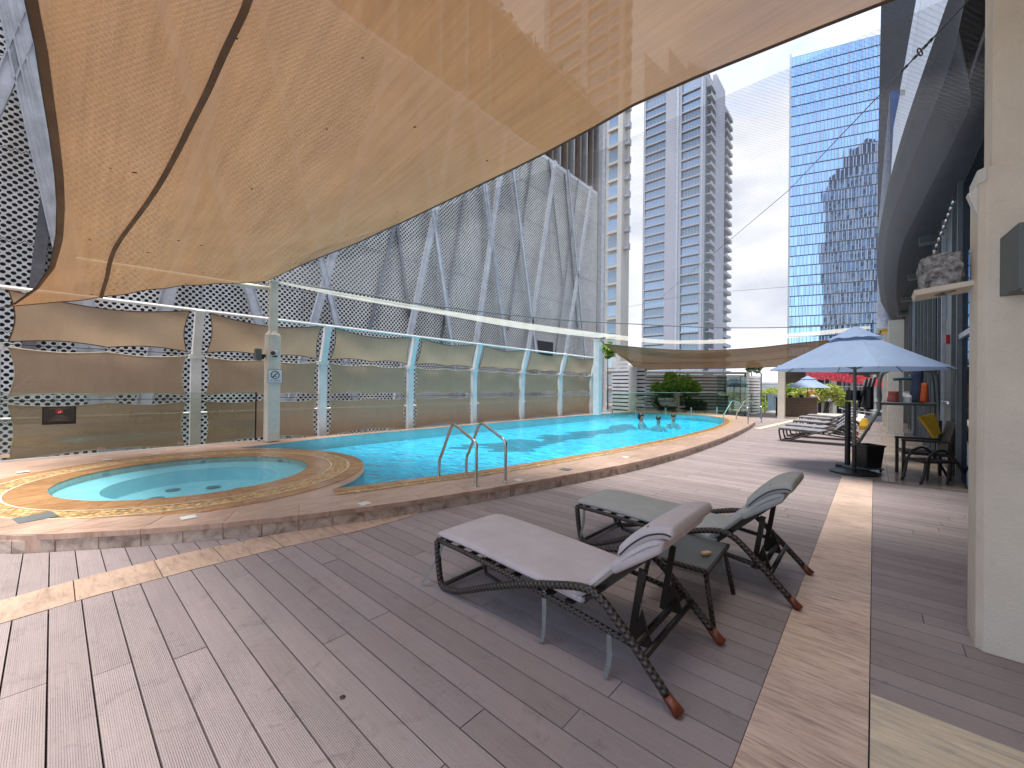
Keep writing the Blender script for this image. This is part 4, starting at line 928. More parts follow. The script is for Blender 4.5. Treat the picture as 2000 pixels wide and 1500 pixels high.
# T2: grey residential tower, faces aligned with the deck
tA = col_at(1252, 150); YT = tA.y
def XT(px): return onY(px, 755, YT).x
def YonX(px, X): return onX(px, 755, X).y
t2 = thing('residential_tower', 'tall grey residential tower with stacked balconies, in the middle of the sky', 'tower', (tA.x, YT, -26))
def bx(name, m, x0, x1, y0, y1, z0, z1, par=t2, org=(tA.x, YT, -26), **k):
    return MB().b2(x0-org[0], x1-org[0], y0-org[1], y1-org[1], z0-org[2], z1-org[2]).build(name, m, par, **k)
X = {k_: XT(k_) for k_ in (1252, 1256, 1296, 1327, 1363, 1372)}
XE = X[1372]; H2 = at(1372, 135, YT/ray(1372, 135).y).z
bx('core', CONCP, X[1252], XE, YT+.6, YonX(1418, XE), -26, H2)
bx('pier', CONCP, X[1252], X[1256], YT, YT+.62, -26, H2); bx('pier', CONCP, X[1296], X[1327], YT-.5, YT+.62, -26, H2+4); bx('pier', CONCP, X[1363], X[1372], YT-.3, YT+.62, -26, H2)
bx('pier_rib', MULL, X[1327]-1.6, X[1327]-.9, YT-.8, YT-.52, -26, H2+4); bx('pier_rib', MULL, X[1372]-1, X[1372]-.5, YT-.6, YT-.32, -26, H2)
bx('side_wall', CONCP, XE+.01, XE+1.2, YonX(1386, XE), YonX(1404, XE), -26, H2+2)
FHT = 3.3; nf = int((H2+26)/FHT)
w1 = MB().b2(0, X[1296]-X[1256], 0, .2, 0, FHT-.9).mesh('window', WINGLASS); w2 = MB().b2(0, X[1363]-X[1327], 0, .2, 0, FHT-.9).mesh('window', WINGLASS)
s1 = MB().b2(0, X[1296]-X[1256], -.35, .3, 0, .5).mesh('floor_band', CONCP); s2_ = MB().b2(0, X[1363]-X[1327], -.35, .3, 0, .5).mesh('floor_band', CONCP)
ya, yb = YonX(1373, XE), YonX(1385, XE); yc, yd = YonX(1404, XE), YonX(1416, XE)
bal = MB().b2(0, 1.6, 0, yb-ya-1.2, 0, .35).b2(1.5, 1.6, 0, yb-ya-1.2, .35, 1.2).mesh('balcony', CONCP); bal2 = MB().b2(0, 1.9, 0, yd-yc, 0, .35).b2(1.8, 1.9, 0, yd-yc, .35, 1.1).mesh('balcony', CONCP)
ws = MB().b2(0, .1, 0, yb-ya, 0, 2.6).mesh('window', WINGLASS); ws2 = MB().b2(0, .1, 0, yd-yc, 0, 2.6).mesh('window', WINGLASS)
mu = MB()
for i in range(nf):
    z = i*FHT
    if z-26 < -2: continue
    for me_, x, y_, dz in ((w1, X[1256]-tA.x, .3, .5), (w2, X[1327]-tA.x, .3, .5), (s1, X[1256]-tA.x, 0, 0), (s2_, X[1327]-tA.x, 0, 0)):
        nm = 'window' if me_ in (w1, w2) else 'floor_band'
        o = obj(nm, me_, t2); o.location = (x, y_, z+dz)
    for me_, y_ in ((bal, ya+.6-YT), (bal2, yc-YT)):
        o = obj('balcony', me_, t2); o.location = (XE-tA.x, y_, z)
    for me_, y_ in ((ws, ya-YT), (ws2, yc-YT)):
        o = obj('window', me_, t2); o.location = (XE-tA.x+.02, y_, z+.4)
    for xa, xb in ((1256, 1296), (1327, 1363)):
        wd = X[xb]-X[xa]
        for k_ in range(1, 6): mu.box((X[xa]-tA.x+wd*k_/6, .27, z+1.7), (.1, .06, 2.4))
mu.build('mullion', MULL, t2, kind='stuff')
# crown with slanted blades, seen through the sail
def blade(x0, x1, zl, zr, th=.8, y0=0.):
    a = X[1252]-tA.x; w_ = XE-X[1252]; xa, xb = a+w_*x0, a+w_*x1; zb = H2+26-.5
    return MB().add([(xa, y0, zb), (xb, y0, zb), (xb, y0, zb+zr), (xa, y0, zb+zl), (xa, y0+th, zb), (xb, y0+th, zb), (xb, y0+th, zb+zr), (xa, y0+th, zb+zl)], [(0, 1, 2, 3), (7, 6, 5, 4), (0, 4, 5, 1), (1, 5, 6, 2), (2, 6, 7, 3), (3, 7, 4, 0)])
blade(0, .42, 17, 4).build('crown_blade', CONCP, t2); blade(.38, .72, 16, 3, y0=2).build('crown_blade', CONCP, t2); blade(.66, 1, 9, 1, y0=4).build('crown_blade', CONCP, t2)
# T1: beige tower just above the perforated facade
d1 = 92; q1 = col_at(1056, d1); Y1 = q1.y; x_ = lambda px: onY(px, 755, Y1).x
t1 = thing('beige_tower', 'narrow beige tower with pale bands rising behind the perforated facade', 'tower', (q1.x, Y1, -26))
o1 = (q1.x, Y1, -26); H1 = 150
bx('core', BEIGE_T, x_(1056), x_(1212), Y1+.5, onX(1226, 755, x_(1212)).y, -26, H1, t1, o1)
bx('pier', BEIGE_T, x_(1203), x_(1212), Y1-.3, Y1+.49, -26, H1, t1, o1); bx('pier', CONCP, x_(1128), x_(1142), Y1-.3, Y1+.5, -26, H1, t1, o1); bx('pier', CONCP, x_(1056), x_(1066), Y1-.3, Y1+.5, -26, H1, t1, o1)
cols = [(1066, 1128), (1142, 1176), (1183, 1203)]
X1e = x_(1212); yb1 = onX(1222, 755, X1e).y
bl1 = MB().b2(0, .9, 0, yb1-Y1-1, 0, .4).b2(.8, .9, 0, yb1-Y1-1, .4, 1.2).mesh('balcony', CONCP)
wm = [MB().b2(0, x_(b_)-x_(a), 0, .15, 0, 2.1).mesh('window', WINGLASS) for a, b_ in cols]
sm = [MB().b2(0, x_(b_)-x_(a), -.25, .3, 0, .5).mesh('floor_band', BEIGE_T) for a, b_ in cols]
i = 0
while i*3.4 < H1+26-4:
    z = i*3.4; i += 1
    if z < 22: continue
    for (a, b_), m1, m2 in zip(cols, wm, sm):
        o = obj('window', m1, t1); o.location = (x_(a)-q1.x, .3, z+.7); o = obj('floor_band', m2, t1); o.location = (x_(a)-q1.x, .05, z)
    if z-26 > 28: o = obj('balcony', bl1, t1); o.location = (X1e-q1.x, .5, z)

# T3: blue curtain wall tower, face turned
e3 = (r0*(-1800/F)+f0).normalized()      # along the facade, away from us
P0 = at(1540, 756, 165); P0.z = 0
def solve_w(px):
    lo, hi = 0, 120
    for _ in range(40):
        m_ = (lo+hi)/2; q = P0-e3*m_; d = (q-Vector((0, 0, 0))).dot(f0); x = 1000+F*q.dot(r0)/d
        if x < px: lo = m_
        else: hi = m_
    return lo
W3 = solve_w(1722); n3 = Vector((-e3.y, e3.x, 0));
if n3.dot(P0) > 0: n3 = -n3
t3 = thing('glass_tower', 'tall blue mirror glass office tower reflecting sky and a dark building', 'tower', (P0.x, P0.y, -26), atan2(-e3.y, -e3.x))
# local x along -e3 (towards right), local y = away from viewer or towards
loc_y = Vector((-(-e3).y, (-e3).x, 0)); sgn = 1 if loc_y.dot(n3) < 0 else -1   # sgn*y points away from us
H3 = at(1540, 92, 165).z+26
FH = 4.05; H3 = int(H3/FH)*FH+.4
MB().prism([(0, sgn*.6), (W3, sgn*.6), (W3, sgn*28), (8, sgn*28)], 0, H3).build('core', SPAN, t3)
nfl = int((H3+.1)/FH); pan = MB(); mul = MB(); spn = MB()
random.seed(11)
ncol = 26; cw = W3/ncol
fr_z = []
for i in range(nfl):
    z = i*FH
    if z < 18: continue
    x = 0.
    spn.b2(0, W3, sgn*.1, sgn*.58, z, z+.34)
    while x < W3-.3:
        wd = random.choice((.5, 1, 1, 1.5, 1.5))*cw*.8; wd = min(wd, W3-x)
        pan.b2(x+.06, x+wd-.06, sgn*.18, sgn*.40, z+.38, z+FH-.03); mul.b2(x-.085, x+.085, sgn*-.05, sgn*.42, z+.36, z+FH)
        x += wd
    mul.b2(0, W3, sgn*-.02, sgn*.09, z+.34, z+.38)
pan.build('glass_pane', CURTAIN, t3, kind='stuff'); mul.build('mullion', MULL, t3, kind='stuff'); spn.build('spandrel', SPAN, t3, kind='stuff')
MB().b2(-.5, 0, sgn*-.2, sgn*.6, 0, H3+1).build('corner_fin', MULL, t3); MB().b2(W3, W3+.4, sgn*-.2, sgn*.6, 0, H3+1).build('corner_fin', MULL, t3)
random.seed(21)
# the dark tower that the curtain wall mirrors (stands behind the photographer)
def mirror_pt(px, py, L_):
    r = ray(px, py); nn_ = n3; t = (P0-E0).dot(nn_)/r.dot(nn_); h = E0+r*t; d = r.normalized(); rr = d-2*d.dot(nn_)*nn_; return h+rr*L_
ma_, mb_ = mirror_pt(1604, 600, 230), mirror_pt(1712, 600, 190)
top_ = mirror_pt(1650, 292, 225).z
dv = (mb_-ma_); dv.z = 0; wd_ = dv.length; rt_ = thing('dark_office_tower', 'dark tower with window grid seen mirrored in the blue glass tower', 'tower', (ma_.x, ma_.y, -26), atan2(dv.y, dv.x))
H_ = top_+26; side = 1 if Vector((-dv.y, dv.x, 0)).dot(ma_-P0) > 0 else -1
MB().b2(0, wd_, 0, side*20, 0, H_-22).build('lower_block', SPAN, rt_); MB().b2(wd_*.1, wd_*.95, side*1, side*20, H_-22, H_-10).build('upper_block', SPAN, rt_); MB().b2(wd_*.35, wd_*.8, side*2, side*18, H_-10, H_).build('crown', SPAN, rt_)
gm = MB(); gl = MB(); z = 12
while z < H_-24:
    gm.b2(0, wd_, -side*.3, 0, z, z+.5); x = 0
    while x < wd_-1:
        w_ = random.choice((2, 3, 3.5)); 
        gm.b2(x, x+.35, -side*.3, 0, z, z+4)
        if random.random() < .55: gl.b2(x+.5, min(wd_, x+w_)-.2, -side*.1, -side*.05, z+.7, z+3.7)
        x += w_
    z += 4.05
gm.build('window_grid', MULL, rt_, kind='stuff'); gl.build('window', WINGLASS, rt_, kind='stuff')

# T4: grey and blue blade shaped building between glass tower and canopy (outlines given real depth)
def slab(name, pts, d, th, m, par):
    P_ = [at(x, y_, d) for x, y_ in pts]; dl = ray(min(p[0] for p in pts), 755); dl.z = 0; bk = [q+dl*th for q in P_]; n_ = len(pts)
    c, a1 = P_[0], f0
    tri = tessellate_polygon([[Vector((q.dot(r0), q.z, 0)) for q in P_]])
    return MB().add(P_+bk, [tuple(t) for t in tri]+[tuple(n_+i_ for i_ in reversed(t)) for t in tri]+[(i_, (i_+1) % n_, n_+(i_+1) % n_, n_+i_) for i_ in range(n_)]).build(name, m, par)
t4 = thing('blade_tower', 'grey tower with sharp blue and white glass blades beside the dark canopy', 'tower', (0, 0, 0))
slab('dark_wing', [(1722, -60), (1812, -60), (1775, 190), (1762, 260), (1735, 420), (1714, 420), (1716, 250)], 70, 12, SOFFIT, t4)
slab('pale_blade', [(1738, 182), (1742, 640), (1712, 640), (1716, 430)], 58, 6, MULL, t4)
slab('blue_blade', [(1740, 178), (1760, 175), (1764, 260), (1748, 640), (1741, 640)], 57, 6, mat('deep_blue_glass', (.03, .09, .27), .15), t4)
slab('perforated_skin', [(1805, -60), (1900, -60), (1872, 60), (1800, 230), (1768, 330), (1740, 430), (1728, 560), (1745, 250)], 52, 4, mat('pale_perforated_skin', (.48, .50, .55), .5, var=.05), t4)
slab('edge_tube', [(1800, -60), (1809, -60), (1768, 175), (1758, 175)], 50, 1, ALU, t4)
slab('glass_base', [(1714, 430), (1745, 420), (1760, 650), (1718, 650)], 61, 8, WINGLASS, t4)

# ------------------------------------------------------------------ slatted building at the far end
sb = thing('slatted_building', 'low curved building wrapped in white horizontal louvres beyond the pool', 'building', (0, 0, 0))
def louvre(pts, z0, z1f, pitch, th, dep, m):
    b0 = crom(pts, 6); z = z0; zmax = max(z1f(q) for q in b0)
    while z < zmax:
        seg_ = [q for q in b0 if z1f(q) > z]
        if len(seg_) > 1:
            N_ = normals(seg_); b = MB(); vs = []
            for q, n_ in zip(seg_, N_): vs += [(q.x, q.y, z), (q.x, q.y, z+th), (q.x-n_.x*dep, q.y-n_.y*dep, z+th), (q.x-n_.x*dep, q.y-n_.y*dep, z)]
            k_ = len(seg_); b.add(vs, [(4*i_+j, 4*i_+(j+1) % 4, 4*i_+4+(j+1) % 4, 4*i_+4+j) for i_ in range(k_-1) for j in range(4)]+[(0, 1, 2, 3), (4*k_-1, 4*k_-2, 4*k_-3, 4*k_-4)]); b.build('louvre', m, sb)
        z += pitch
pts1 = [at(x, 800, d) for x, d in ((1196, 28.5), (1215, 28), (1245, 27), (1262, 26.5))]
pts2 = [at(x, 800, d) for x, d in ((1258, 26.6), (1330, 26.3), (1400, 26), (1450, 25.6), (1458, 26.5), (1460, 29))]
pts3 = [at(x, 800, d) for x, d in ((1443, 28), (1465, 27.4), (1477, 27.5), (1481, 29), (1482, 33))]
for L_ in (pts1, pts2, pts3):
    for q in L_: q.z = 0
def topz(q):
    d = q.dot(f0); x = 1000+F*q.dot(r0)/d; return 3.35 if x < 1228 else 3.35-(x-1228)*.018 if x < 1262 else 2.55
def inv(pts): return list(reversed(pts))
louvre(inv(pts1), -.8, topz, .26, .175, .12, SLATW); louvre(inv(pts2), -.8, lambda q: 2.42, .20, .14, .12, SLATW); louvre(inv(pts3), -.8, lambda q: 2.35, .20, .14, .12, SLATW)
bk = MB()
for L_, zt in ((pts1, 2.7), (pts2, 2.3), (pts3, 2.2)):
    b0 = [q*1.02 for q in crom(L_, 6)]
    for a, b_ in zip(b0, b0[1:]): bk.add([(a.x, a.y, -3), (b_.x, b_.y, -3), (b_.x, b_.y, zt), (a.x, a.y, zt)], [(0, 1, 2, 3)])
bk.build('inner_wall', DARKV, sb)
q = at(1235, 800, 26.4); MB().box((q.x, q.y, 1), (.45, .3, 3.6), AZ).build('pilaster', WHITE, sb)
q = at(1455, 800, 25.4); MB().box((q.x, q.y, .9), (.08, .08, 3.1), AZ).build('corner_post', LAMPM, sb)
# glass fence beyond the pool
gf = thing('glass_fence', 'green tinted glass fence along the far edge of the pool', 'fence', (0, 0, 0))
gl_ = [gz(1196, 816, ZP), gz(1240, 815, ZP), gz(1300, 813, ZP), gz(1350, 811.5, ZP), gz(1400, 810, ZP), gz(1445, 806, ZP)]
for a, b_ in zip(gl_, gl_[1:]):
    t = MB().bar((a.x, a.y, ZP+.55), (b_.x, b_.y, ZP+.55), .014, 1.08, None); t = t.build('glass_pane', GLASS_G, gf)
    MB().tube([(a.x, a.y, ZP+1.11), (b_.x, b_.y, ZP+1.11)], .008, 5).build('pane_edge', GLASS_EDGE, t)
    MB().box((a.x, a.y, ZP+.2), (.05, .05, .4)).build('spigot', SS, gf)
tall = thing('glass_windbreak', 'tall pale glass windbreak in front of the louvred building', 'glass screen', (0, 0, 0))
ga = [at(1400, 800, 22.6), at(1418, 800, 22.9), at(1446, 800, 23.6), at(1462, 800, 24.0)]
for a, b_ in zip(ga, ga[1:]):
    MB().bar((a.x, a.y, 1.1), (b_.x, b_.y, 1.1), .014, 2.2).build('glass_pane', GLASS_G, tall); MB().box((a.x, a.y, 1.1), (.03, .03, 2.2)).build('clamp_post', LAMPM, tall)
fr2 = thing('shower_frame', 'thin grey tube frame arching beside the louvred building', 'frame', (0, 0, 0))
q = gz(1486, 818); q2 = at(1462, 800, q.dot(f0)); MB().tube([(q.x, q.y, 0), (q.x, q.y, 2.25), Vector((q.x, q.y, 2.36)).lerp(Vector((q2.x, q2.y, 2.4)), .15), (q2.x, q2.y, 2.42)], .03, 8).build('tube', LAMPM, fr2)
gz_ = thing('glass_railing', 'low glass railing with white top rail beyond the deck', 'railing', (0, 0, 0))
a, b_ = at(1465, 800, 25), at(1524, 800, 25)
MB().bar((a.x, a.y, .6), (b_.x, b_.y, .6), .014, 1.1).build('glass_pane', GLASS, gz_); MB().tube([(a.x, a.y, 1.18), (b_.x, b_.y, 1.18)], .025, 8).build('top_rail', WHITE, gz_)
for t in (.05, .5, .95): q = a.lerp(b_, t); MB().box((q.x, q.y, .58), (.05, .05, 1.16)).build('rail_post', SS, gz_)

# plants
def bush(name, label, px, d, zc, R_, n_, ls, m, cat='bush', trunks=3, m2=None, zb=0.):
    q = at(px, 760, d); t = thing(name, label, cat, (q.x, q.y, zb))
    b = MB()
    for k_ in range(14):
        a = random.uniform(0, 2*pi); rr = random.uniform(.2, .85); c = (R_[0]*rr*cos(a), R_[1]*rr*sin(a), zc-zb+R_[2]*random.uniform(-.75, .9)*(1-.35*rr))
        leaves(b, c, tuple(k2*.42 for k2 in R_), n_//14, ls)
    b.build('crown', m, t)
    tr = MB()
    for k_ in range(trunks):
        a = random.uniform(0, 2*pi); rr = R_[0]*.5; tr.tube([(rr*.3*cos(a), rr*.3*sin(a), 0), (rr*.5*cos(a), rr*.5*sin(a), (zc-zb)*.5), (rr*cos(a), rr*sin(a), zc-zb)], [.05, .035, .015], 6)
    tr.build('trunk', BARK, t); return t
bush('shrub', 'tallest bright green shrub behind the glass fence at the pool end', 1316, 24.3, 1.75, (.85, .7, .75), 3400, .085, LEAF)
bush('shrub', 'bright green shrub on the right of the tallest shrub', 1347, 24.5, 1.45, (.8, .6, .55), 2400, .08, LEAF)
bush('shrub', 'bright green shrub on the left of the tallest shrub', 1290, 24.3, 1.45, (.7, .6, .6), 2200, .08, LEAF)
bush('hedge_plant', 'dark leafy undergrowth below the bright shrub', 1300, 23.6, .55, (1.1, .6, .6), 3200, .08, LEAFD, 'hedge')
bush('hedge_plant', 'dark reddish undergrowth right of the bright shrub', 1356, 23.9, .5, (.9, .6, .5), 2600, .08, LEAFD, 'hedge')
bush('olive_tree', 'small grey green olive tree behind the tall glass windbreak', 1434, 24.6, 1.35, (.65, .6, .65), 2200, .06, LEAFG, 'tree')
bush('oleander', 'loose green oleander behind the bar counter', 1605, 26, 1.15, (1.6, .7, .75), 3600, .10, LEAFY, 'bush')
bush('oleander', 'green plant behind the second blue umbrella', 1560, 27.5, 1.4, (.9, .6, .6), 1600, .10, LEAF, 'bush')
bush('roof_plant', 'small palm tuft above the louvred building roof', 1470, 32, 3.15, (.55, .5, .45), 700, .14, LEAFD, 'plant', 1, zb=2.2)
bush('corner_plant', 'green plant showing behind the far pool mast', 1188, 27, 3.9, (.5, .5, .6), 800, .12, LEAF, 'plant', 1, zb=0.)
for px, d, lab in ((1492, 90, 'sunlit yellow green street tree left beyond the railing'), (1506, 110, 'sunlit yellow green street tree right beyond the railing'), (1500, 70, 'low sunlit yellow green tree below the railing')):
    bush('street_tree', lab, px, d, (-.8 if d != 70 else -3), (3.2, 3.2, 2.6), 2200, .45, LEAFY, 'tree', 2, zb=-26.)
# distant city
cty = [(1440, 900, 60, 16), (1475, 1100, 120, 22), (1512, 800, 50, 20), (1530, 1200, 90, 14), (1200, 900, 80, 12), (1225, 1000, 60, 26)]
for k_, (px, d, w_, h_) in enumerate(cty):
    q = at(px, 755, d); lab = ['low pale distant block left of the railing gap', 'wide pale distant block on the horizon', 'distant block above the railing', 'faint distant block near the bar column', 'distant block left of the grey tower', 'taller distant block left of the grey tower'][k_]
    t = thing('distant_building', lab, 'building', (q.x, q.y, -26)); MB().box((0, 0, (h_+20)/2), (w_, 30, h_+20), AZ).build('block', CONC, t)
    wb_ = MB()
    for z in range(6, h_+18, 5): wb_.box((0, 0, z), (w_+.5, 30.5, 1.6), AZ)
    wb_.build('window_band', WINGLASS, t)

# blue grey shed beyond railing
q = at(1516, 785, 40); t = thing('glass_kiosk', 'grey blue panelled kiosk beyond the railing', 'kiosk', (q.x, q.y, -2), AZ)
MB().box((0, 0, 1.7), (1.05, 1, 2.6)).build('body', mat('blue_grey_panel', (.20, .26, .33), .4), t)
for i in range(4): MB().box((-.4+i*.27, -.52, 1.7), (.03, .03, 2.6)).build('mullion', MULL, t)

# ------------------------------------------------------------------ construction site behind
csd = 48; q = at(1590, 755, csd); cx = thing('unfinished_building', 'open concrete framed building under construction with red safety netting', 'building', (q.x, q.y, -8), AZ)
Wc = (1900-1590)/F*csd
for i, z in enumerate((2.0, 5.2, 8.3, 12.6)):
    MB().box((Wc/2, 3, z), (Wc, 6, .35)).build('floor_slab', CONC, cx)
    if i < 3:
        for k_ in range(9): MB().box((k_*Wc/8+.2, .3, z+1.6), (.4, .4, 2.9)).build('concrete_column', BEIGE_T if k_ % 3 == 1 else CONC, cx)
        rr = MB()
        for k_ in range(26): rr.box((k_*Wc/26+random.uniform(0, .3), 1.5, z+1.5), (.06+random.random()*.2, .1, 2.5))
        rr.build('scaffold_pole', MULL if i else FING, cx)
        rr = MB()
        for k_ in range(5): rr.box((random.uniform(0, Wc), 1.3, z+random.uniform(.5, 2.6)), (random.uniform(1, 4), .1, .12))
        rr.build('scaffold_ledger', SLATW, cx)
MB().box((Wc/2, 5.9, 6), (Wc, .2, 12)).build('back_wall', FINB, cx)
rn = MB()
for k_ in range(46):
    x = -1+k_*.42; z = 11.4-.05*k_+random.uniform(-.06, .06); rn.box((x, -.3, z), (.40, .05, random.uniform(.8, 1.15)))
rn.build('safety_netting', mat('red_netting', (.62, .05, .07), .6, var=.3, vscale=4.), cx)
rn = MB()
for k_ in range(16): rn.box((2+k_*.7, -2, 5.7+random.uniform(-.2, .2)), (.6, .05, .9))
rn.build('barrier_panel', MATS['red_netting'], cx)
sd2 = MB()
for k_ in range(14): sd2.bar((1+k_*1.2, -2.5, 7.3+random.uniform(-.5, .5)), (4+k_*1.2, -2.5, 7.1+random.uniform(-.5, .5)), .12, .05)
sd2.build('timber_beam', SLATW, cx)
q = at(1800, 700, 40); wt = thing('white_trussed_building', 'white trussed office block behind the umbrella canopy', 'building', (q.x, q.y, 0), AZ)
for z in (4.6, 5.4, 6.3): MB().box((0, 0, z), (5, 1, .25)).build('floor_edge', SLATW, wt)
for k_ in range(14): MB().box((-2.3+k_*.35, -.3, 3.1), (.08, .08, 2.4)).build('mullion', SLATW, wt)
for k_ in range(7): MB().bar((-2.3+k_*.7, -.55, 4.7), (-1.9+k_*.7, -.55, 6.2), .07, .07).build('brace', SLATW, wt)
MB().box((0, .4, 3), (5, .2, 6)).build('glass_wall', DARKGLASS, wt)
q = at(1738, 648, 60); yc_ = thing('yellow_crane_part', 'yellow site machine part above the umbrella top', 'crane', (q.x, q.y, q.z-2), AZ)
MB().box((0, 0, 2), (1.6, 1, .9)).build('cab', YELL, yc_)
for k_ in range(4): MB().bar((-.6+k_*.4, 0, .2), (-.4+k_*.4, 0, 1.6), .12, .12).build('strut', YELL, yc_)

# ------------------------------------------------------------------ pool grab rails
def grab(name, label, a, b_, h, lean, grp):
    """tube rising from outside foot a, leaning over to the water side b"""
    t = thing(name, label, 'grab rail', (a.x, a.y, ZP), group=grp); d = Vector((b_.x-a.x, b_.y-a.y, 0))
    pts = crom([(0, 0, 0), (0, 0, h*.55), Vector((0, 0, h*.74))+d*.03, Vector((0, 0, h*.84))+d*.22, Vector((0, 0, h*.98))+d*.52, Vector((0, 0, h))+d*.60, Vector((0, 0, h*.93))+d*.68, Vector((0, 0, h*.45))+d*.92, Vector((0, 0, h*.25))+d*1.0, Vector((0, 0, -.35))+d*1.0], 6)
    MB().tube(pts, .021, 14).build('tube', SS, t, smooth=True)
    MB().lathe((0, 0, 0), [(.045, 0), (.045, .012), (.024, .02)], 20).build('flange', SS, t)
    return t
grab('pool_rail', 'nearer of the two stainless grab rails at the pool edge', gz(930, 950, ZP), gz(858, 930, ZP), .78, 0, 'grab rails at the near pool edge')
grab('pool_rail', 'farther of the two stainless grab rails at the pool edge', gz(987, 943, ZP), gz(911, 924, ZP), .78, 0, 'grab rails at the near pool edge')
a = gz(1461, 829, ZP); grab('far_pool_rail', 'stainless grab rail at the far end of the pool, nearer one', a, gz(1413, 822, ZP), .85, 0, 'grab rails at the far pool end')
grab('far_pool_rail', 'stainless grab rail at the far end of the pool, farther one', a+Vector((.15, 1.6, 0)), gz(1413, 822, ZP)+Vector((.1, 1.7, 0)), .85, 0, 'grab rails at the far pool end')

# ------------------------------------------------------------------ sun loungers
def lounger(label, cush):
    t = thing('sun_lounger', label, 'sun lounger', group=None); W2 = .35
    for s_ in (-1, 1):
        y_ = s_*W2
        # woven side frame: front leg, arched arm, long rear leg
        fr = crom([(.03, y_, .335), (.045, y_, .20), (.07, y_, .07), (.10, y_, .025), (.16, y_, .022), (.30, y_, .055), (.55, y_, .165), (.85, y_, .285), (1.10, y_, .365), (1.25, y_, .405), (1.33, y_, .41), (1.40, y_, .385), (1.47, y_, .33), (1.58, y_, .225), (1.75, y_, .055)], 5)
        MB().tube(fr, .0225, 12).build('side_frame', WICK, t, smooth=True)
        MB().tube([(1.742, y_, .062), (1.772, y_, .034), (1.80, y_, .008)], [.0245, .026, .030], 12).build('leg_boot', RUST, t, smooth=True)
        sr = crom([(.02, y_*.97, .338), (.4, y_*.97, .325), (.9, y_*.97, .29), (1.35, y_*.97, .245), (1.55, y_*.97, .222)], 5)
        MB().tube(sr, .017, 10).build('seat_rail', WICK, t, smooth=True)
        # ratchet prop of the backrest
        pr_ = MB().bar((1.56, y_*.62, .55), (1.50, y_*.62, .15), .035, .012, (0, 1, 0)); pr_.add([(1.50, y_*.62-.007, .15), (1.62, y_*.62-.007, .16), (1.56, y_*.62-.007, .34), (1.50, y_*.62+.007, .15), (1.62, y_*.62+.007, .16), (1.56, y_*.62+.007, .34)], [(0, 1, 2), (5, 4, 3), (0, 3, 4, 1), (1, 4, 5, 2), (2, 5, 3, 0)])
        pr_.build('back_prop', DKMET, t)
        # thin inner leg
        MB().tube([(.42, y_*.75, .30), (.46, y_*.75, .20), (.62, y_*.8, .19)], .012, 8).build('inner_strut', DKMET, t)
        bp_ = MB().bar((1.22, y_*.86, .32), (1.66, y_*.78, .70), .03, .025, (0, 1, 0)); bp_.build('back_rail', DKMET, t)
    for x, z, r in ((.03, .335, .018), (.10, .03, .016), (1.58, .222, .018), (1.02, .275, .015), (1.63, .19, .016)):
        MB().tube([(x, -W2, z), (x, W2, z)], r, 10).build('cross_bar', WICK if x < 1 else DKMET, t, smooth=True)
    sl = MB()
    for i in range(9): sl.box((.1+i*.135, 0, .335-.006*i), (.05, .66, .012))
    sl.build('seat_slat', DKMET, t)
    MB().add([(1.24, -.30, .31), (1.24, .30, .31), (1.60, .27, .655), (1.60, -.27, .655), (1.265, -.30, .295), (1.265, .30, .295), (1.625, .27, .64), (1.625, -.27, .64)], [(0, 1, 2, 3), (7, 6, 5, 4), (0, 4, 5, 1), (1, 5, 6, 2), (2, 6, 7, 3), (3, 7, 4, 0)]).build('back_sling', BLACK, t)
    # cushion: puffed box swept along a bent profile
    def pad(path, th, hw, name, parent, nseg=14, puff=.008):
        P_ = crom(path, 6); k_ = len(P_); b = MB(); vs = []; nn_ = 16
        for i, q in enumerate(P_):
            tt = (P_[min(i+1, k_-1)]-P_[max(i-1, 0)]).normalized(); up_ = Vector((-tt.z, 0, tt.x)); f_ = min(i, k_-1-i); e_ = min(1, .45+f_*.28)
            for j in range(nn_):
                a = 2*pi*j/nn_; ca, sa = cos(a), sin(a); yy_ = math.copysign(abs(ca)**.22, ca)*(hw-.012*(1-e_)); zz = math.copysign(abs(sa)**.5, sa)*th/2*e_
                zz += (puff*(1-(yy_/hw)**2) if sa > 0 else 0)*e_
                vs.append(q+Vector((0, yy_, 0))+up_*zz)
        fs = [(i*nn_+j, i*nn_+(j+1) % nn_, (i+1)*nn_+(j+1) % nn_, (i+1)*nn_+j) for i in range(k_-1) for j in range(nn_)]
        fs += [tuple(range(nn_-1, -1, -1)), tuple((k_-1)*nn_+j for j in range(nn_))]
        o = b.add(vs, fs).build(name, cush, parent, smooth=True)
        for sg_ in (-1, 1): MB().tube([q+Vector((0, sg_*(hw+.001), .0)) for q in P_[1:-1]], .0045, 6).build('piping', PIPING if name == 'head_pillow' else cush, o)
        return o
    pad([(-.005, 0, .372), (.25, 0, .372), (.6, 0, .358), (.95, 0, .338), (1.20, 0, .322), (1.27, 0, .318)], .05, .325, 'seat_cushion', t)
    pad([(1.215, 0, .33), (1.28, 0, .385), (1.39, 0, .50), (1.51, 0, .62), (1.62, 0, .71), (1.70, 0, .75)], .052, .325, 'back_cushion', t)
    pad([(1.47, 0, .62), (1.54, 0, .70), (1.62, 0, .765), (1.70, 0, .795), (1.75, 0, .79)], .075, .318, 'head_pillow', t, puff=.006)
    for xa, za in ((1.575, .764), (1.625, .801)):
        MB().tube([(xa-.01*abs(y2)*3, y2, za-.05*max(0, abs(y2)-.24)) for y2 in (-.29, -.26, -.2, -.1, 0, .1, .2, .26, .29)], .0055, 6).build('pillow_seam', PIPING, t)
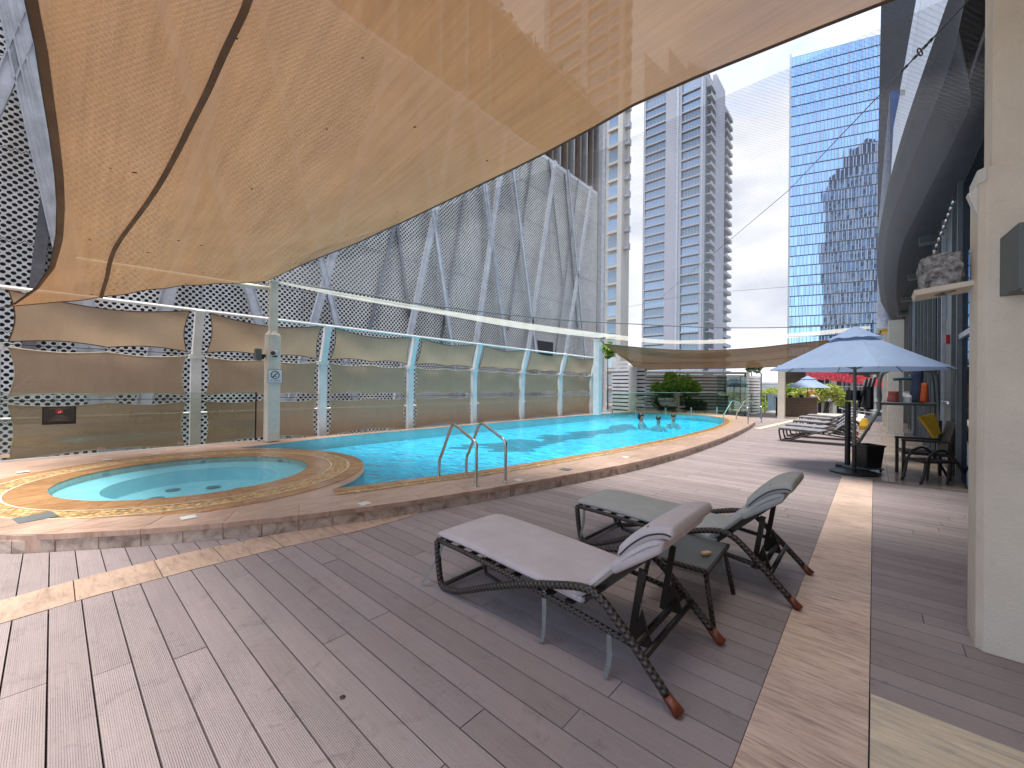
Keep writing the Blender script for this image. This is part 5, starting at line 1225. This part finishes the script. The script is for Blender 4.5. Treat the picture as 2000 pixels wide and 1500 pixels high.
    hood = MB(); hood.add([(1.45, -.333, .52), (1.45, .333, .52), (1.70, .325, .70), (1.70, -.325, .70), (1.42, -.333, .57), (1.42, .333, .57), (1.71, .325, .765), (1.71, -.325, .765)], [(0, 1, 2, 3), (7, 6, 5, 4), (0, 4, 5, 1), (1, 5, 6, 2), (2, 6, 7, 3), (3, 7, 4, 0)])
    o = hood.build('hood_pocket', cush, t); bevel(o, .02, 3)
    return t
def straps(t, lst):
    for pts in lst:
        b = MB(); P_ = crom(pts, 5); vs = []
        for i, q in enumerate(P_):
            tw = .3*sin(i*.5); vs += [q+Vector((.013*cos(tw), .013*sin(tw), 0)), q-Vector((.013*cos(tw), .013*sin(tw), 0))]
        b.add(vs, [(2*i, 2*i+1, 2*i+3, 2*i+2) for i in range(len(P_)-1)]); b.build('strap', STRAP, t)
l1 = lounger('grey cushioned wicker sun lounger in front, nearest the camera', CUSH)
straps(l1, [[(.10, -.335, .36), (.04, -.36, .20), (-.06, -.42, .01)], [(1.02, -.345, .30), (1.03, -.355, .15), (1.02, -.36, .02), (.97, -.37, .004)], [(1.44, -.345, .22), (1.45, -.36, .1), (1.43, -.37, .005)]])
l1.location = (-2.455, 2.265, .004)
l2 = lounger('green grey cushioned wicker sun lounger behind the side table', CUSH2)
straps(l2, [[(.10, -.335, .36), (.11, -.36, .20), (.07, -.37, .02)], [(1.05, .345, .30), (1.06, .355, .15), (1.02, .36, .005)], [(1.30, -.345, .30), (1.31, -.36, .18), (1.30, -.37, .10)]])
l2.location = (-2.17, 3.73, .004)
# side table
stb = thing('side_table', 'low dark wicker side table between the two front loungers', 'side table', (-.99, 3.03, 0), radians(2))
tp_ = MB().box((0, 0, .345), (.40, .56, .012)).build('table_top', mat('woven_grey_top', (.16, .16, .165), .35), stb)
rb = MB()
for i in range(31): rb.box((-.19+i*.0127, 0, .353), (.006, .55, .006))
rb.build('rib', MATS['grey_lamp_housing'], tp_)
o = MB().tube([(-.2, -.28, .34), (.2, -.28, .34), (.2, .28, .34), (-.2, .28, .34), (-.2, -.28, .34)], .018, 8).build('table_frame', WICK, stb)
for sx in (-1, 1):
    for sy in (-1, 1): MB().tube([(sx*.18, sy*.25, .34), (sx*.24, sy*.28, .0)], .016, 8).build('leg', WICK, stb, smooth=True)
qq = gz(1379, 1080, .37)
o = bevel(MB().box((0, 0, 0), (.035, .075, .022)).build('soap_box', mat('sand_plastic', (.52, .36, .20), .4)), .006, 3); o.location = (qq.x, qq.y, .368); o.rotation_euler.z = radians(-25); tag(o, 'small beige lighter sized box on the side table', 'small box')
# far loungers in a row, with slim armrests
farm = lounger('flat grey lounger in the far row', mat('pale_grey_cushion', (.24, .24, .27), .7)); farm.location = (-2.08, 14.3, .004)
farm['label'] = 'front lounger of the far row, left of the umbrella pole'; farm['group'] = 'loungers in the far row'
for k_, (x, y_) in enumerate(((-2.12, 15.8), (-2.2, 18.1), (-2.3, 20.6), (-2.2, 22.4))):
    dup(farm, (x, y_, .004), 0, ['second lounger of the far row, just behind the front one', 'third lounger of the far row', 'fourth lounger of the far row', 'last lounger of the far row, nearest the bar counter'][k_], 'loungers in the far row')

# ------------------------------------------------------------------ umbrellas
def umbrella(label, R_, ze, zt, n8=8):
    t = thing('parasol', label, 'parasol', group='light blue parasols')
    c = MB(); vs = []; rows_ = 7
    for j in range(rows_+1):
        f_ = j/rows_
        for i in range(n8*4):
            a = 2*pi*i/(n8*4); k_ = (i % 4)/4; scal = 1-.055*f_*sin(pi*k_)
            r = R_*(.02+.98*f_)*scal; z = zt-(zt-ze)*f_**.92+.03*sin(pi*f_)*0-.0*k_+ (.05*f_*sin(pi*k_) if 0 else 0)
            vs.append((r*cos(a), r*sin(a), z-.02*sin(pi*k_)*sin(pi*f_)))
    m_ = n8*4; fs = [(j*m_+i, j*m_+(i+1) % m_, (j+1)*m_+(i+1) % m_, (j+1)*m_+i) for j in range(rows_) for i in range(m_)]
    can = c.add(vs, fs).build('canopy', UMB, t)
    vn = MB(); vs = []
    for j in range(4):
        f_ = j/3*.30
        for i in range(m_): a = 2*pi*i/m_; r = R_*(.015+f_)*(1-.05*sin(pi*(i % 4)/4)); vs.append((r*cos(a), r*sin(a), zt+.05-(zt-ze)*f_**.95+.012*random.uniform(-1, 1)*j/3))
    vn.add(vs, [(j*m_+i, j*m_+(i+1) % m_, (j+1)*m_+(i+1) % m_, (j+1)*m_+i) for j in range(3) for i in range(m_)]).build('vent_cap', UMB, t)
    for i in range(n8):
        a = 2*pi*i/n8; MB().tube([(.05*cos(a), .05*sin(a), zt-.05), (R_*.98*cos(a), R_*.98*sin(a), ze-.012)], .009, 6).build('rib', DOORM, t)
        vs = [Vector((R_*.5*f_*cos(a), R_*.5*f_*sin(a), 0)) for f_ in (0, 1)]; MB().tube([(.04*cos(a), .04*sin(a), ze+.02), (R_*.5*cos(a), R_*.5*sin(a), zt-(zt-ze)*.55-.03)], .007, 6).build('strut', DOORM, t)
    MB().cyl((0, 0, .04), (0, 0, zt+.06), .024, 14).build('pole', LAMPM, t)
    MB().lathe((0, 0, zt+.05), [(.03, 0), (.02, .04), (.003, .07)], 10).build('finial', LAMPM, t)
    MB().lathe((0, 0, 0), [(.36, 0), (.36, .02), (.34, .03), (.05, .035)], 32).build('base_plate', DKMET, t)
    MB().cyl((0, 0, .03), (0, 0, .5), .032, 14).build('base_sleeve', BLACK, t)
    return t
um = umbrella('large light blue parasol standing at the end of the stone strip', 1.32, 1.86, 2.60); q = gz(1668, 924); um.location = (q.x, q.y, .004); um.rotation_euler.z = radians(14)
q = gz(1577, 812); dup(um, (q.x, q.y+.0, 0), radians(30), 'smaller light blue parasol far away beside the bar counter', 'light blue parasols', .86)

# ------------------------------------------------------------------ people
def body(name, joints, bones, m, parent, sub=2):
    me = bpy.data.meshes.new(name); names = list(joints); me.from_pydata([joints[k_][0] for k_ in names], [(names.index(a), names.index(b_)) for a, b_ in bones], []); me.materials.append(m)
    o = obj(name, me, parent); md = o.modifiers.new('skin', 'SKIN'); 
    for i, k_ in enumerate(names):
        r = joints[k_][1]; r = r if isinstance(r, tuple) else (r, r); me.skin_vertices[0].data[i].radius = r
    me.skin_vertices[0].data[0].use_root = True
    sb_ = o.modifiers.new('sub', 'SUBSURF'); sb_.levels = sub; sb_.render_levels = sub
    return o
def person(label, loc, rz, pose, shirt, hair_long=False, legs=None, stand=False, arms=None):
    t = thing('person', label, 'person', loc, rz)
    J = {'pelvis': ((0, 0, .95), (.15, .10)), 'waist': ((0, 0, 1.12), (.125, .09)), 'chest': ((0, .0, 1.34), (.155, .10)), 'neck0': ((0, 0, 1.47), (.06, .055)), 'neck': ((0, -.005, 1.53), (.05, .05)), 'jaw': ((0, -.02, 1.60), (.065, .075)), 'head': ((0, -.01, 1.68), (.075, .092)), 'crown': ((0, 0, 1.74), (.055, .07))}
    B = [('pelvis', 'waist'), ('waist', 'chest'), ('chest', 'neck0'), ('neck0', 'neck'), ('neck', 'jaw'), ('jaw', 'head'), ('head', 'crown')]
    A = arms or {-1: ((-.30, -.05, 1.15), (-.33, -.22, .98)), 1: ((.30, -.05, 1.15), (.33, -.22, .98))}
    for s_ in (-1, 1):
        e_, h_ = A[s_]; n_ = 'L' if s_ < 0 else 'R'; h_ = Vector(h_); dr_ = (h_-Vector(e_)).normalized()
        J['sh'+n_] = ((s_*.18, 0, 1.41), .058); J['el'+n_] = (e_, .038); J['wr'+n_] = (tuple(h_), .026); J['pa'+n_] = (tuple(h_+dr_*.07), (.038, .018)); B += [('chest', 'sh'+n_), ('sh'+n_, 'el'+n_), ('el'+n_, 'wr'+n_), ('wr'+n_, 'pa'+n_)]
        sd_ = Vector((-dr_.y, dr_.x, 0)); sd_ = sd_.normalized() if sd_.length > .01 else Vector((1, 0, 0))
        for f_ in range(4):
            J['f%d%s' % (f_, n_)] = (tuple(h_+dr_*(.14+.012*(1-abs(f_-1.5)))+sd_*(.022*(f_-1.5))), .008); B.append(('pa'+n_, 'f%d%s' % (f_, n_)))
        J['th'+n_] = (tuple(h_+dr_*.09-sd_*.055*s_), .010); B.append(('wr'+n_, 'th'+n_))
        J['hp'+n_] = ((s_*.09, 0, .88), .085); J['kn'+n_] = ((s_*.11, -.02 if stand else -.12, .50), .055); J['an'+n_] = ((s_*.12, .01 if stand else .1, .09), .038); J['to'+n_] = ((s_*.13, -.14 if stand else -.02, .03), (.04, .022)); B += [('pelvis', 'hp'+n_), ('hp'+n_, 'kn'+n_), ('kn'+n_, 'an'+n_), ('an'+n_, 'to'+n_)]
    b = body('body', J, B, SKIN, t)
    # face
    f_ = MB()
    for s_ in (-1, 1): f_.lathe((s_*.03, -.095, 1.672), [(.009, 0), (.009, .008), (.0, .01)], 8)
    f_.build('eye', HAIR, t); MB().add([(-.012, -.095, 1.64), (.012, -.095, 1.64), (0, -.125, 1.645), (0, -.097, 1.685)], [(0, 1, 2), (0, 2, 3), (1, 3, 2), (0, 3, 1)]).build('nose', SKIN, t)
    MB().box((0, -.10, 1.612), (.045, .01, .008)).build('mouth', RED, t)
    bmh = bmesh.new(); bmesh.ops.create_icosphere(bmh, subdivisions=3, radius=1)
    for v in bmh.verts:
        c = v.co; z = c.z; v.co = Vector((c.x*.088, c.y*.105+.012, c.z*.10+1.705))
        if z < -.05 and c.y < .1: v.co.z = max(v.co.z, 1.70); v.co.y = max(v.co.y, -.075)
        if hair_long and z < 0 and c.y > 0: v.co.z -= .16*(-z); v.co.x *= 1.1
    mh = bpy.data.meshes.new('hair'); bmh.to_mesh(mh); bmh.free(); mh.materials.append(HAIR); obj('hair', mh, t)
    if shirt:
        JS = {k_: (v[0], (v[1][0]*1.09, v[1][1]*1.13) if isinstance(v[1], tuple) else v[1]*1.2) for k_, v in J.items() if k_ in ('pelvis', 'waist', 'chest', 'shL', 'shR')}
        for n_, s_ in (('L', -1), ('R', 1)): e_ = Vector(J['el'+n_][0]); s0 = Vector(J['sh'+n_][0]); JS['sl'+n_] = (tuple(s0.lerp(e_, .6)), .056)
        JS['pelvis'] = ((0, 0, .93), (.165, .115))
        body('shirt', JS, [('pelvis', 'waist'), ('waist', 'chest'), ('chest', 'shL'), ('chest', 'shR'), ('shL', 'slL'), ('shR', 'slR')], shirt, t)
        if stand: body('trousers', {'pelvis': ((0, 0, .93), (.16, .11)), 'hpL': ((-.09, 0, .85), .10), 'hpR': ((.09, 0, .85), .10), 'knL': ((-.11, -.02, .50), .075), 'knR': ((.11, -.02, .50), .075), 'anL': ((-.12, .01, .12), .06), 'anR': ((.12, .01, .12), .06)}, [('pelvis', 'hpL'), ('pelvis', 'hpR'), ('hpL', 'knL'), ('hpR', 'knR'), ('knL', 'anL'), ('knR', 'anR')], BLACK, t)
    return t
armw = {-1: ((-.24, -.16, 1.22), (-.16, -.36, 1.28)), 1: ((.24, -.16, 1.22), (.16, -.36, 1.28))}
for (x, y_, lab, lg, sh, rz, sc) in ((1252, 824, 'swimmer with long dark hair in a dark top, leftmost of three', True, mat('maroon_swimwear', (.12, .02, .03), .6), .9, 1), (1286, 828, 'short haired bare shouldered swimmer, middle of three', False, None, 2.6, 1), (1315, 823, 'short haired swimmer, rightmost of three', False, None, -.3, 1)):
    q = gz(x, y_, .14); zsh = 1.53 if not lg else 1.49
    t = person(lab, (q.x, q.y, .14-zsh*1.12), AZ+rz, None, sh, lg, arms=armw); t.scale = (1.12,)*3
q = at(1583, 775, 24.2); person('lifeguard in a yellow shirt standing behind the bar counter', (q.x, q.y, 0), AZ, None, YELL, stand=True)

# ------------------------------------------------------------------ bar counter
a = gz(1532, 814); b_ = gz(1596, 815)
br_ = thing('bar_counter', 'grey brown slatted wooden counter beside the pale column', 'counter', (a.x, a.y, 0), atan2(b_.y-a.y, b_.x-a.x)); Lb = (b_-a).length
MB().b2(0, Lb, .03, .8, .03, 1.0).build('body', DARKV, br_); MB().b2(-.04, Lb+.04, -.03, .85, 1.0, 1.05).build('counter_top', WOODB, br_)
for i in range(9): MB().b2(0, Lb, 0, .028, .06+i*.104, .06+i*.104+.09).build('slat', WOODB, br_)
for lab, dx, m_, hh in (('small dark jar on the left end of the bar counter', .25, BLACK, .12), ('dark round bowl on the middle of the bar counter', .85, BLACK, .14), ('small white box on the right end of the bar counter', 1.45, SLATW, .16)):
    q = a.lerp(b_, dx/Lb)+Vector((0, .3, 1.051)); o = MB().lathe(q, [(.09, 0), (.12, hh*.5), (.08, hh), (.05, hh)], 14).build('container', m_); tag(o, lab, 'container')

# ------------------------------------------------------------------ trolley group by the umbrella
D = 8.4
def tp(px, py, d=D): return at(px, py, d)
tr = thing('towel_trolley', 'grey steel hoop trolley with a shelf of towels under the parasol', 'trolley', (0, 0, 0))
q0 = gz(1672, 882)
MB().tube(crom([tp(1668, 878, 8.6), tp(1690, 845), tp(1712, 808), tp(1717, 795), tp(1717, 760), tp(1718, 742), tp(1724, 727), tp(1740, 720), tp(1775, 719), tp(1808, 720), tp(1824, 728), tp(1830, 745), tp(1832, 790), tp(1836, 826)], 5), .028, 10).build('hoop', LAMPM, tr, smooth=True)
MB().tube(crom([tp(1668, 878, 9.3), tp(1717, 800, 9.2), tp(1719, 745, 9.2), tp(1740, 724, 9.2), tp(1808, 724, 9.2), tp(1822, 745, 9.2), tp(1826, 826, 9.2)], 5), .022, 10).build('hoop', LAMPM, tr, smooth=True)
sA, sB, sC, sD = tp(1717, 786), tp(1833, 789), tp(1828, 786, 9.2), tp(1720, 783, 9.2)
MB().add([sA, sB, sC, sD]+[v-Vector((0, 0, .05)) for v in (sA, sB, sC, sD)], [(0, 1, 2, 3), (7, 6, 5, 4), (0, 4, 5, 1), (1, 5, 6, 2), (2, 6, 7, 3), (3, 7, 4, 0)]).build('shelf', LAMPM, tr)
p_ = gz(1785, 852); pt = tp(1785, 790, p_.dot(f0)); MB().tube([(p_.x, p_.y, 0), (p_.x, p_.y, pt.z)], .035, 10).build('support_pole', DOORM, tr); MB().lathe((p_.x, p_.y, 0), [(.2, 0), (.2, .015), (.04, .02)], 20).build('pole_base', DOORM, tr)
for x, y_ in ((1671, 890), (1676, 878)): q = gz(x, y_+4); MB().cyl((q.x-.02, q.y, .05), (q.x+.02, q.y, .05), .05, 14).build('wheel', BLACK, tr)
# things on the trolley
def hang(name, lab, cat, px0, py0, px1, py1, d, m, th=.12, top=.7):
    a = tp(px0, py0, d); b_ = tp(px1, py1, d); h = abs(a.z-b_.z); wd = abs((b_-a).dot(r0)); c = (a+b_)/2; vs = []; nn_ = 12
    b = MB(); rows_ = 8
    for j in range(rows_+1):
        f_ = j/rows_; wr = wd/2*(1-(1-top)*f_)*(1+.06*sin(7*f_)); 
        for i in range(nn_): an = 2*pi*i/nn_; vs.append(Vector((0, 0, -h/2+h*f_))+r0*wr*cos(an)*(1+.08*sin(3*an))+f0*th/2*sin(an))
    b.add(vs, [(j*nn_+i, j*nn_+(i+1) % nn_, (j+1)*nn_+(i+1) % nn_, (j+1)*nn_+i) for j in range(rows_) for i in range(nn_)]+[tuple(range(nn_-1, -1, -1)), tuple(rows_*nn_+j for j in range(nn_))])
    o = b.build(name, m, smooth=True); o.location = c; return tag(o, lab, cat)
hang('towel', 'dark blue cloth draped on the trolley shelf', 'towel', 1782, 722, 1800, 788, 8.75, NAVY, .22, .75)
hang('rescue_buoy', 'orange rescue buoy standing on the trolley shelf', 'buoy', 1799, 748, 1813, 786, 8.6, ORNG, .12, .6)
hang('pink_bag', 'pinkish red bag on the left of the trolley shelf', 'bag', 1736, 764, 1758, 786, 8.9, mat('dull_red_cloth', (.25, .05, .04), .7), .2, .8)
hang('dark_towel', 'black rolled towel hanging on the left trolley hoop', 'towel', 1653, 762, 1682, 782, 8.3, BLACK, .16, .9)
hang('hanging_jacket', 'black jacket bundled beside the umbrella pole', 'jacket', 1690, 755, 1704, 800, 8.2, BLACK, .16, 1.1)
st_ = thing('stacked_holders', 'tilted stack of dark metal frames leaning beside the umbrella pole', 'rack')
for i in range(6): MB().bar(tp(1672+i*5, 800-i*4, 8.25+i*.03), tp(1690+i*4, 742-i*1, 8.3+i*.03), .03, .02).build('frame_bar', DKMET if i % 2 else FING, st_)
mc = thing('blue_arm_stand', 'teal curved arm over a black stand on the trolley shelf', 'stand')
MB().tube(crom([tp(1746, 741, 8.8), tp(1765, 740, 8.8), tp(1788, 738, 8.8), tp(1797, 728, 8.8), tp(1799, 722, 8.8)], 5), .03, 8).build('arm', mat('teal_paint', (.03, .12, .16), .4), mc)
for x in (1759, 1781): MB().bar(tp(x, 742, 8.8), tp(x, 787, 8.8), .06, .06).build('upright', DOORM, mc)
wv_ = thing('white_jug', 'small pale jug between the black uprights on the shelf', 'jug'); q = tp(1770, 786, 8.85); MB().lathe(q, [(.09, 0), (.10, .12), (.05, .2), (.05, .24)], 12).build('jug_body', SLATW, wv_); MB().tube([q+r0*.09+Vector((0, 0, .05)), q+r0*.16+Vector((0, 0, .12)), q+r0*.06+Vector((0, 0, .22))], .012, 6).build('handle', SLATW, wv_)
ps = thing('umbrella_weight_stand', 'black upright post with base beside the umbrella pole', 'post'); q = gz(1655, 912)
MB().cyl((q.x, q.y, .03), (q.x, q.y, 1.42-.15), .045, 12).build('upright', BLACK, ps); MB().box((q.x, q.y, .03), (.35, .35, .05)).build('foot', BLACK, ps)
yb_ = gz(1690, 852); o = MB().lathe((0, 0, 0), [(.10, 0), (.12, .1), (.06, .28), (.05, .3)], 14).build('yellow_bucket', YELL); q = tp(1689, 832, 10.5); o.location = (q.x, q.y, q.z-.1); tag(o, 'small yellow container hanging behind the umbrella pole', 'bucket')
# bin
q = gz(1692, 921); bn = thing('waste_bin', 'square black waste bin on a wheeled dolly beside the parasol base', 'bin', (q.x+.02, q.y+.14, 0), AZ)
bb = MB(); vs = []
for z, s_ in ((.07, .135), (.46, .165), (.46, .18), (.49, .18), (.49, .155), (.12, .12)):
    vs += [(-s_, -s_, z), (s_, -s_, z), (s_, s_, z), (-s_, s_, z)]
bb.add(vs, [(4*j+i, 4*j+(i+1) % 4, 4*j+4+(i+1) % 4, 4*j+4+i) for j in range(5) for i in range(4)]+[(3, 2, 1, 0), (20, 21, 22, 23)]); bevel(bb.build('bin_body', BLACK, bn), .008)
MB().box((-.1, 0, .055), (.52, .32, .025)).build('dolly', DOORM, bn)
for sx in (-.33, .12):
    for sy in (-.13, .13): MB().cyl((sx, sy-.01, .022), (sx, sy+.01, .022), .02, 10).build('caster', BLACK, bn)

# chairs by the wall
q = gz(1800, 930); dc = thing('armchair', 'dark wooden chair with thick arms by the grey wall', 'chair', (q.x, q.y, 0), radians(8))
CB = mat('black_brown_wood', (.022, .016, .013), .4)
for sx, sy, h in ((-.28, -.25, .62), (.28, -.25, .62), (-.28, .25, .62), (.28, .25, .98)): MB().box((sx, sy, h/2), (.045, .045, h)).build('leg', CB, dc)
MB().box((0, 0, .42), (.56, .52, .05)).build('seat', CB, dc); MB().box((0, -.25, .64), (.62, .06, .035)).build('arm_rest', CB, dc); MB().box((0, .25, .64), (.62, .06, .035)).build('arm_rest', CB, dc)
MB().add([(.24, -.24, .45), (.24, .24, .45), (.36, .24, .98), (.36, -.24, .98), (.28, -.24, .45), (.28, .24, .45), (.40, .24, .98), (.40, -.24, .98)], [(0, 1, 2, 3), (7, 6, 5, 4), (0, 4, 5, 1), (1, 5, 6, 2), (2, 6, 7, 3), (3, 7, 4, 0)]).build('backrest', CB, dc)
c = Vector((q.x, q.y, 0)); ys = thing('wet_floor_sign', 'folded yellow wet floor sign lying across the dark chair arms', 'sign', (q.x-.02, q.y, .66), radians(-40))
P4 = [tp(1797, 815, 6.9), tp(1826, 808, 6.9), tp(1838, 846, 6.9), tp(1826, 856, 6.9), tp(1812, 834, 6.9)]
o0 = Vector((q.x-.02, q.y, .66)); Ri = Matrix.Rotation(radians(40), 3, 'Z'); A4 = [Ri @ (v-o0) for v in P4]; B4 = [Ri @ (v-o0+f0*.05) for v in P4]
MB().add(A4+B4, [(0, 1, 2, 3, 4), (9, 8, 7, 6, 5)]+[(i, (i+1) % 5, 5+(i+1) % 5, 5+i) for i in range(5)]).build('panel', YELL, ys)
q = gz(1835, 945); sl_ = thing('lounge_stool', 'low black stool with two arched handles in front of the wall', 'stool', (q.x-.12, q.y, 0), radians(38))
MB().box((0, 0, .36), (.50, .36, .035)).build('seat', CB, sl_)
for sy in (-.17, .17):
    MB().tube(crom([(-.28, sy, 0), (-.22, sy, .2), (-.2, sy, .36)], 4), .02, 8).build('leg', CB, sl_, smooth=True)
    MB().tube(crom([(-.2, sy, .36), (-.1, sy, .50), (.06, sy, .55), (.22, sy, .42), (.38, sy, .18), (.48, sy, 0)], 5), .02, 8).build('arched_handle', CB, sl_, smooth=True)
    MB().tube([(.16, sy, .35), (.12, sy, 0)], .018, 8).build('leg', CB, sl_)

# small debris on the deck
for x, y_, s_ in ((669, 1363, .008),):
    q = gz(x, y_); o = MB().lathe((0, 0, 0), [(.013, 0), (.014, .004), (.006, .008)], 9).build('bottle_cap', BLACK); o.location = (q.x, q.y, .001); tag(o, 'tiny dark cap lying on a plank in the foreground', 'debris')
print('meshes', len(bpy.data.objects))
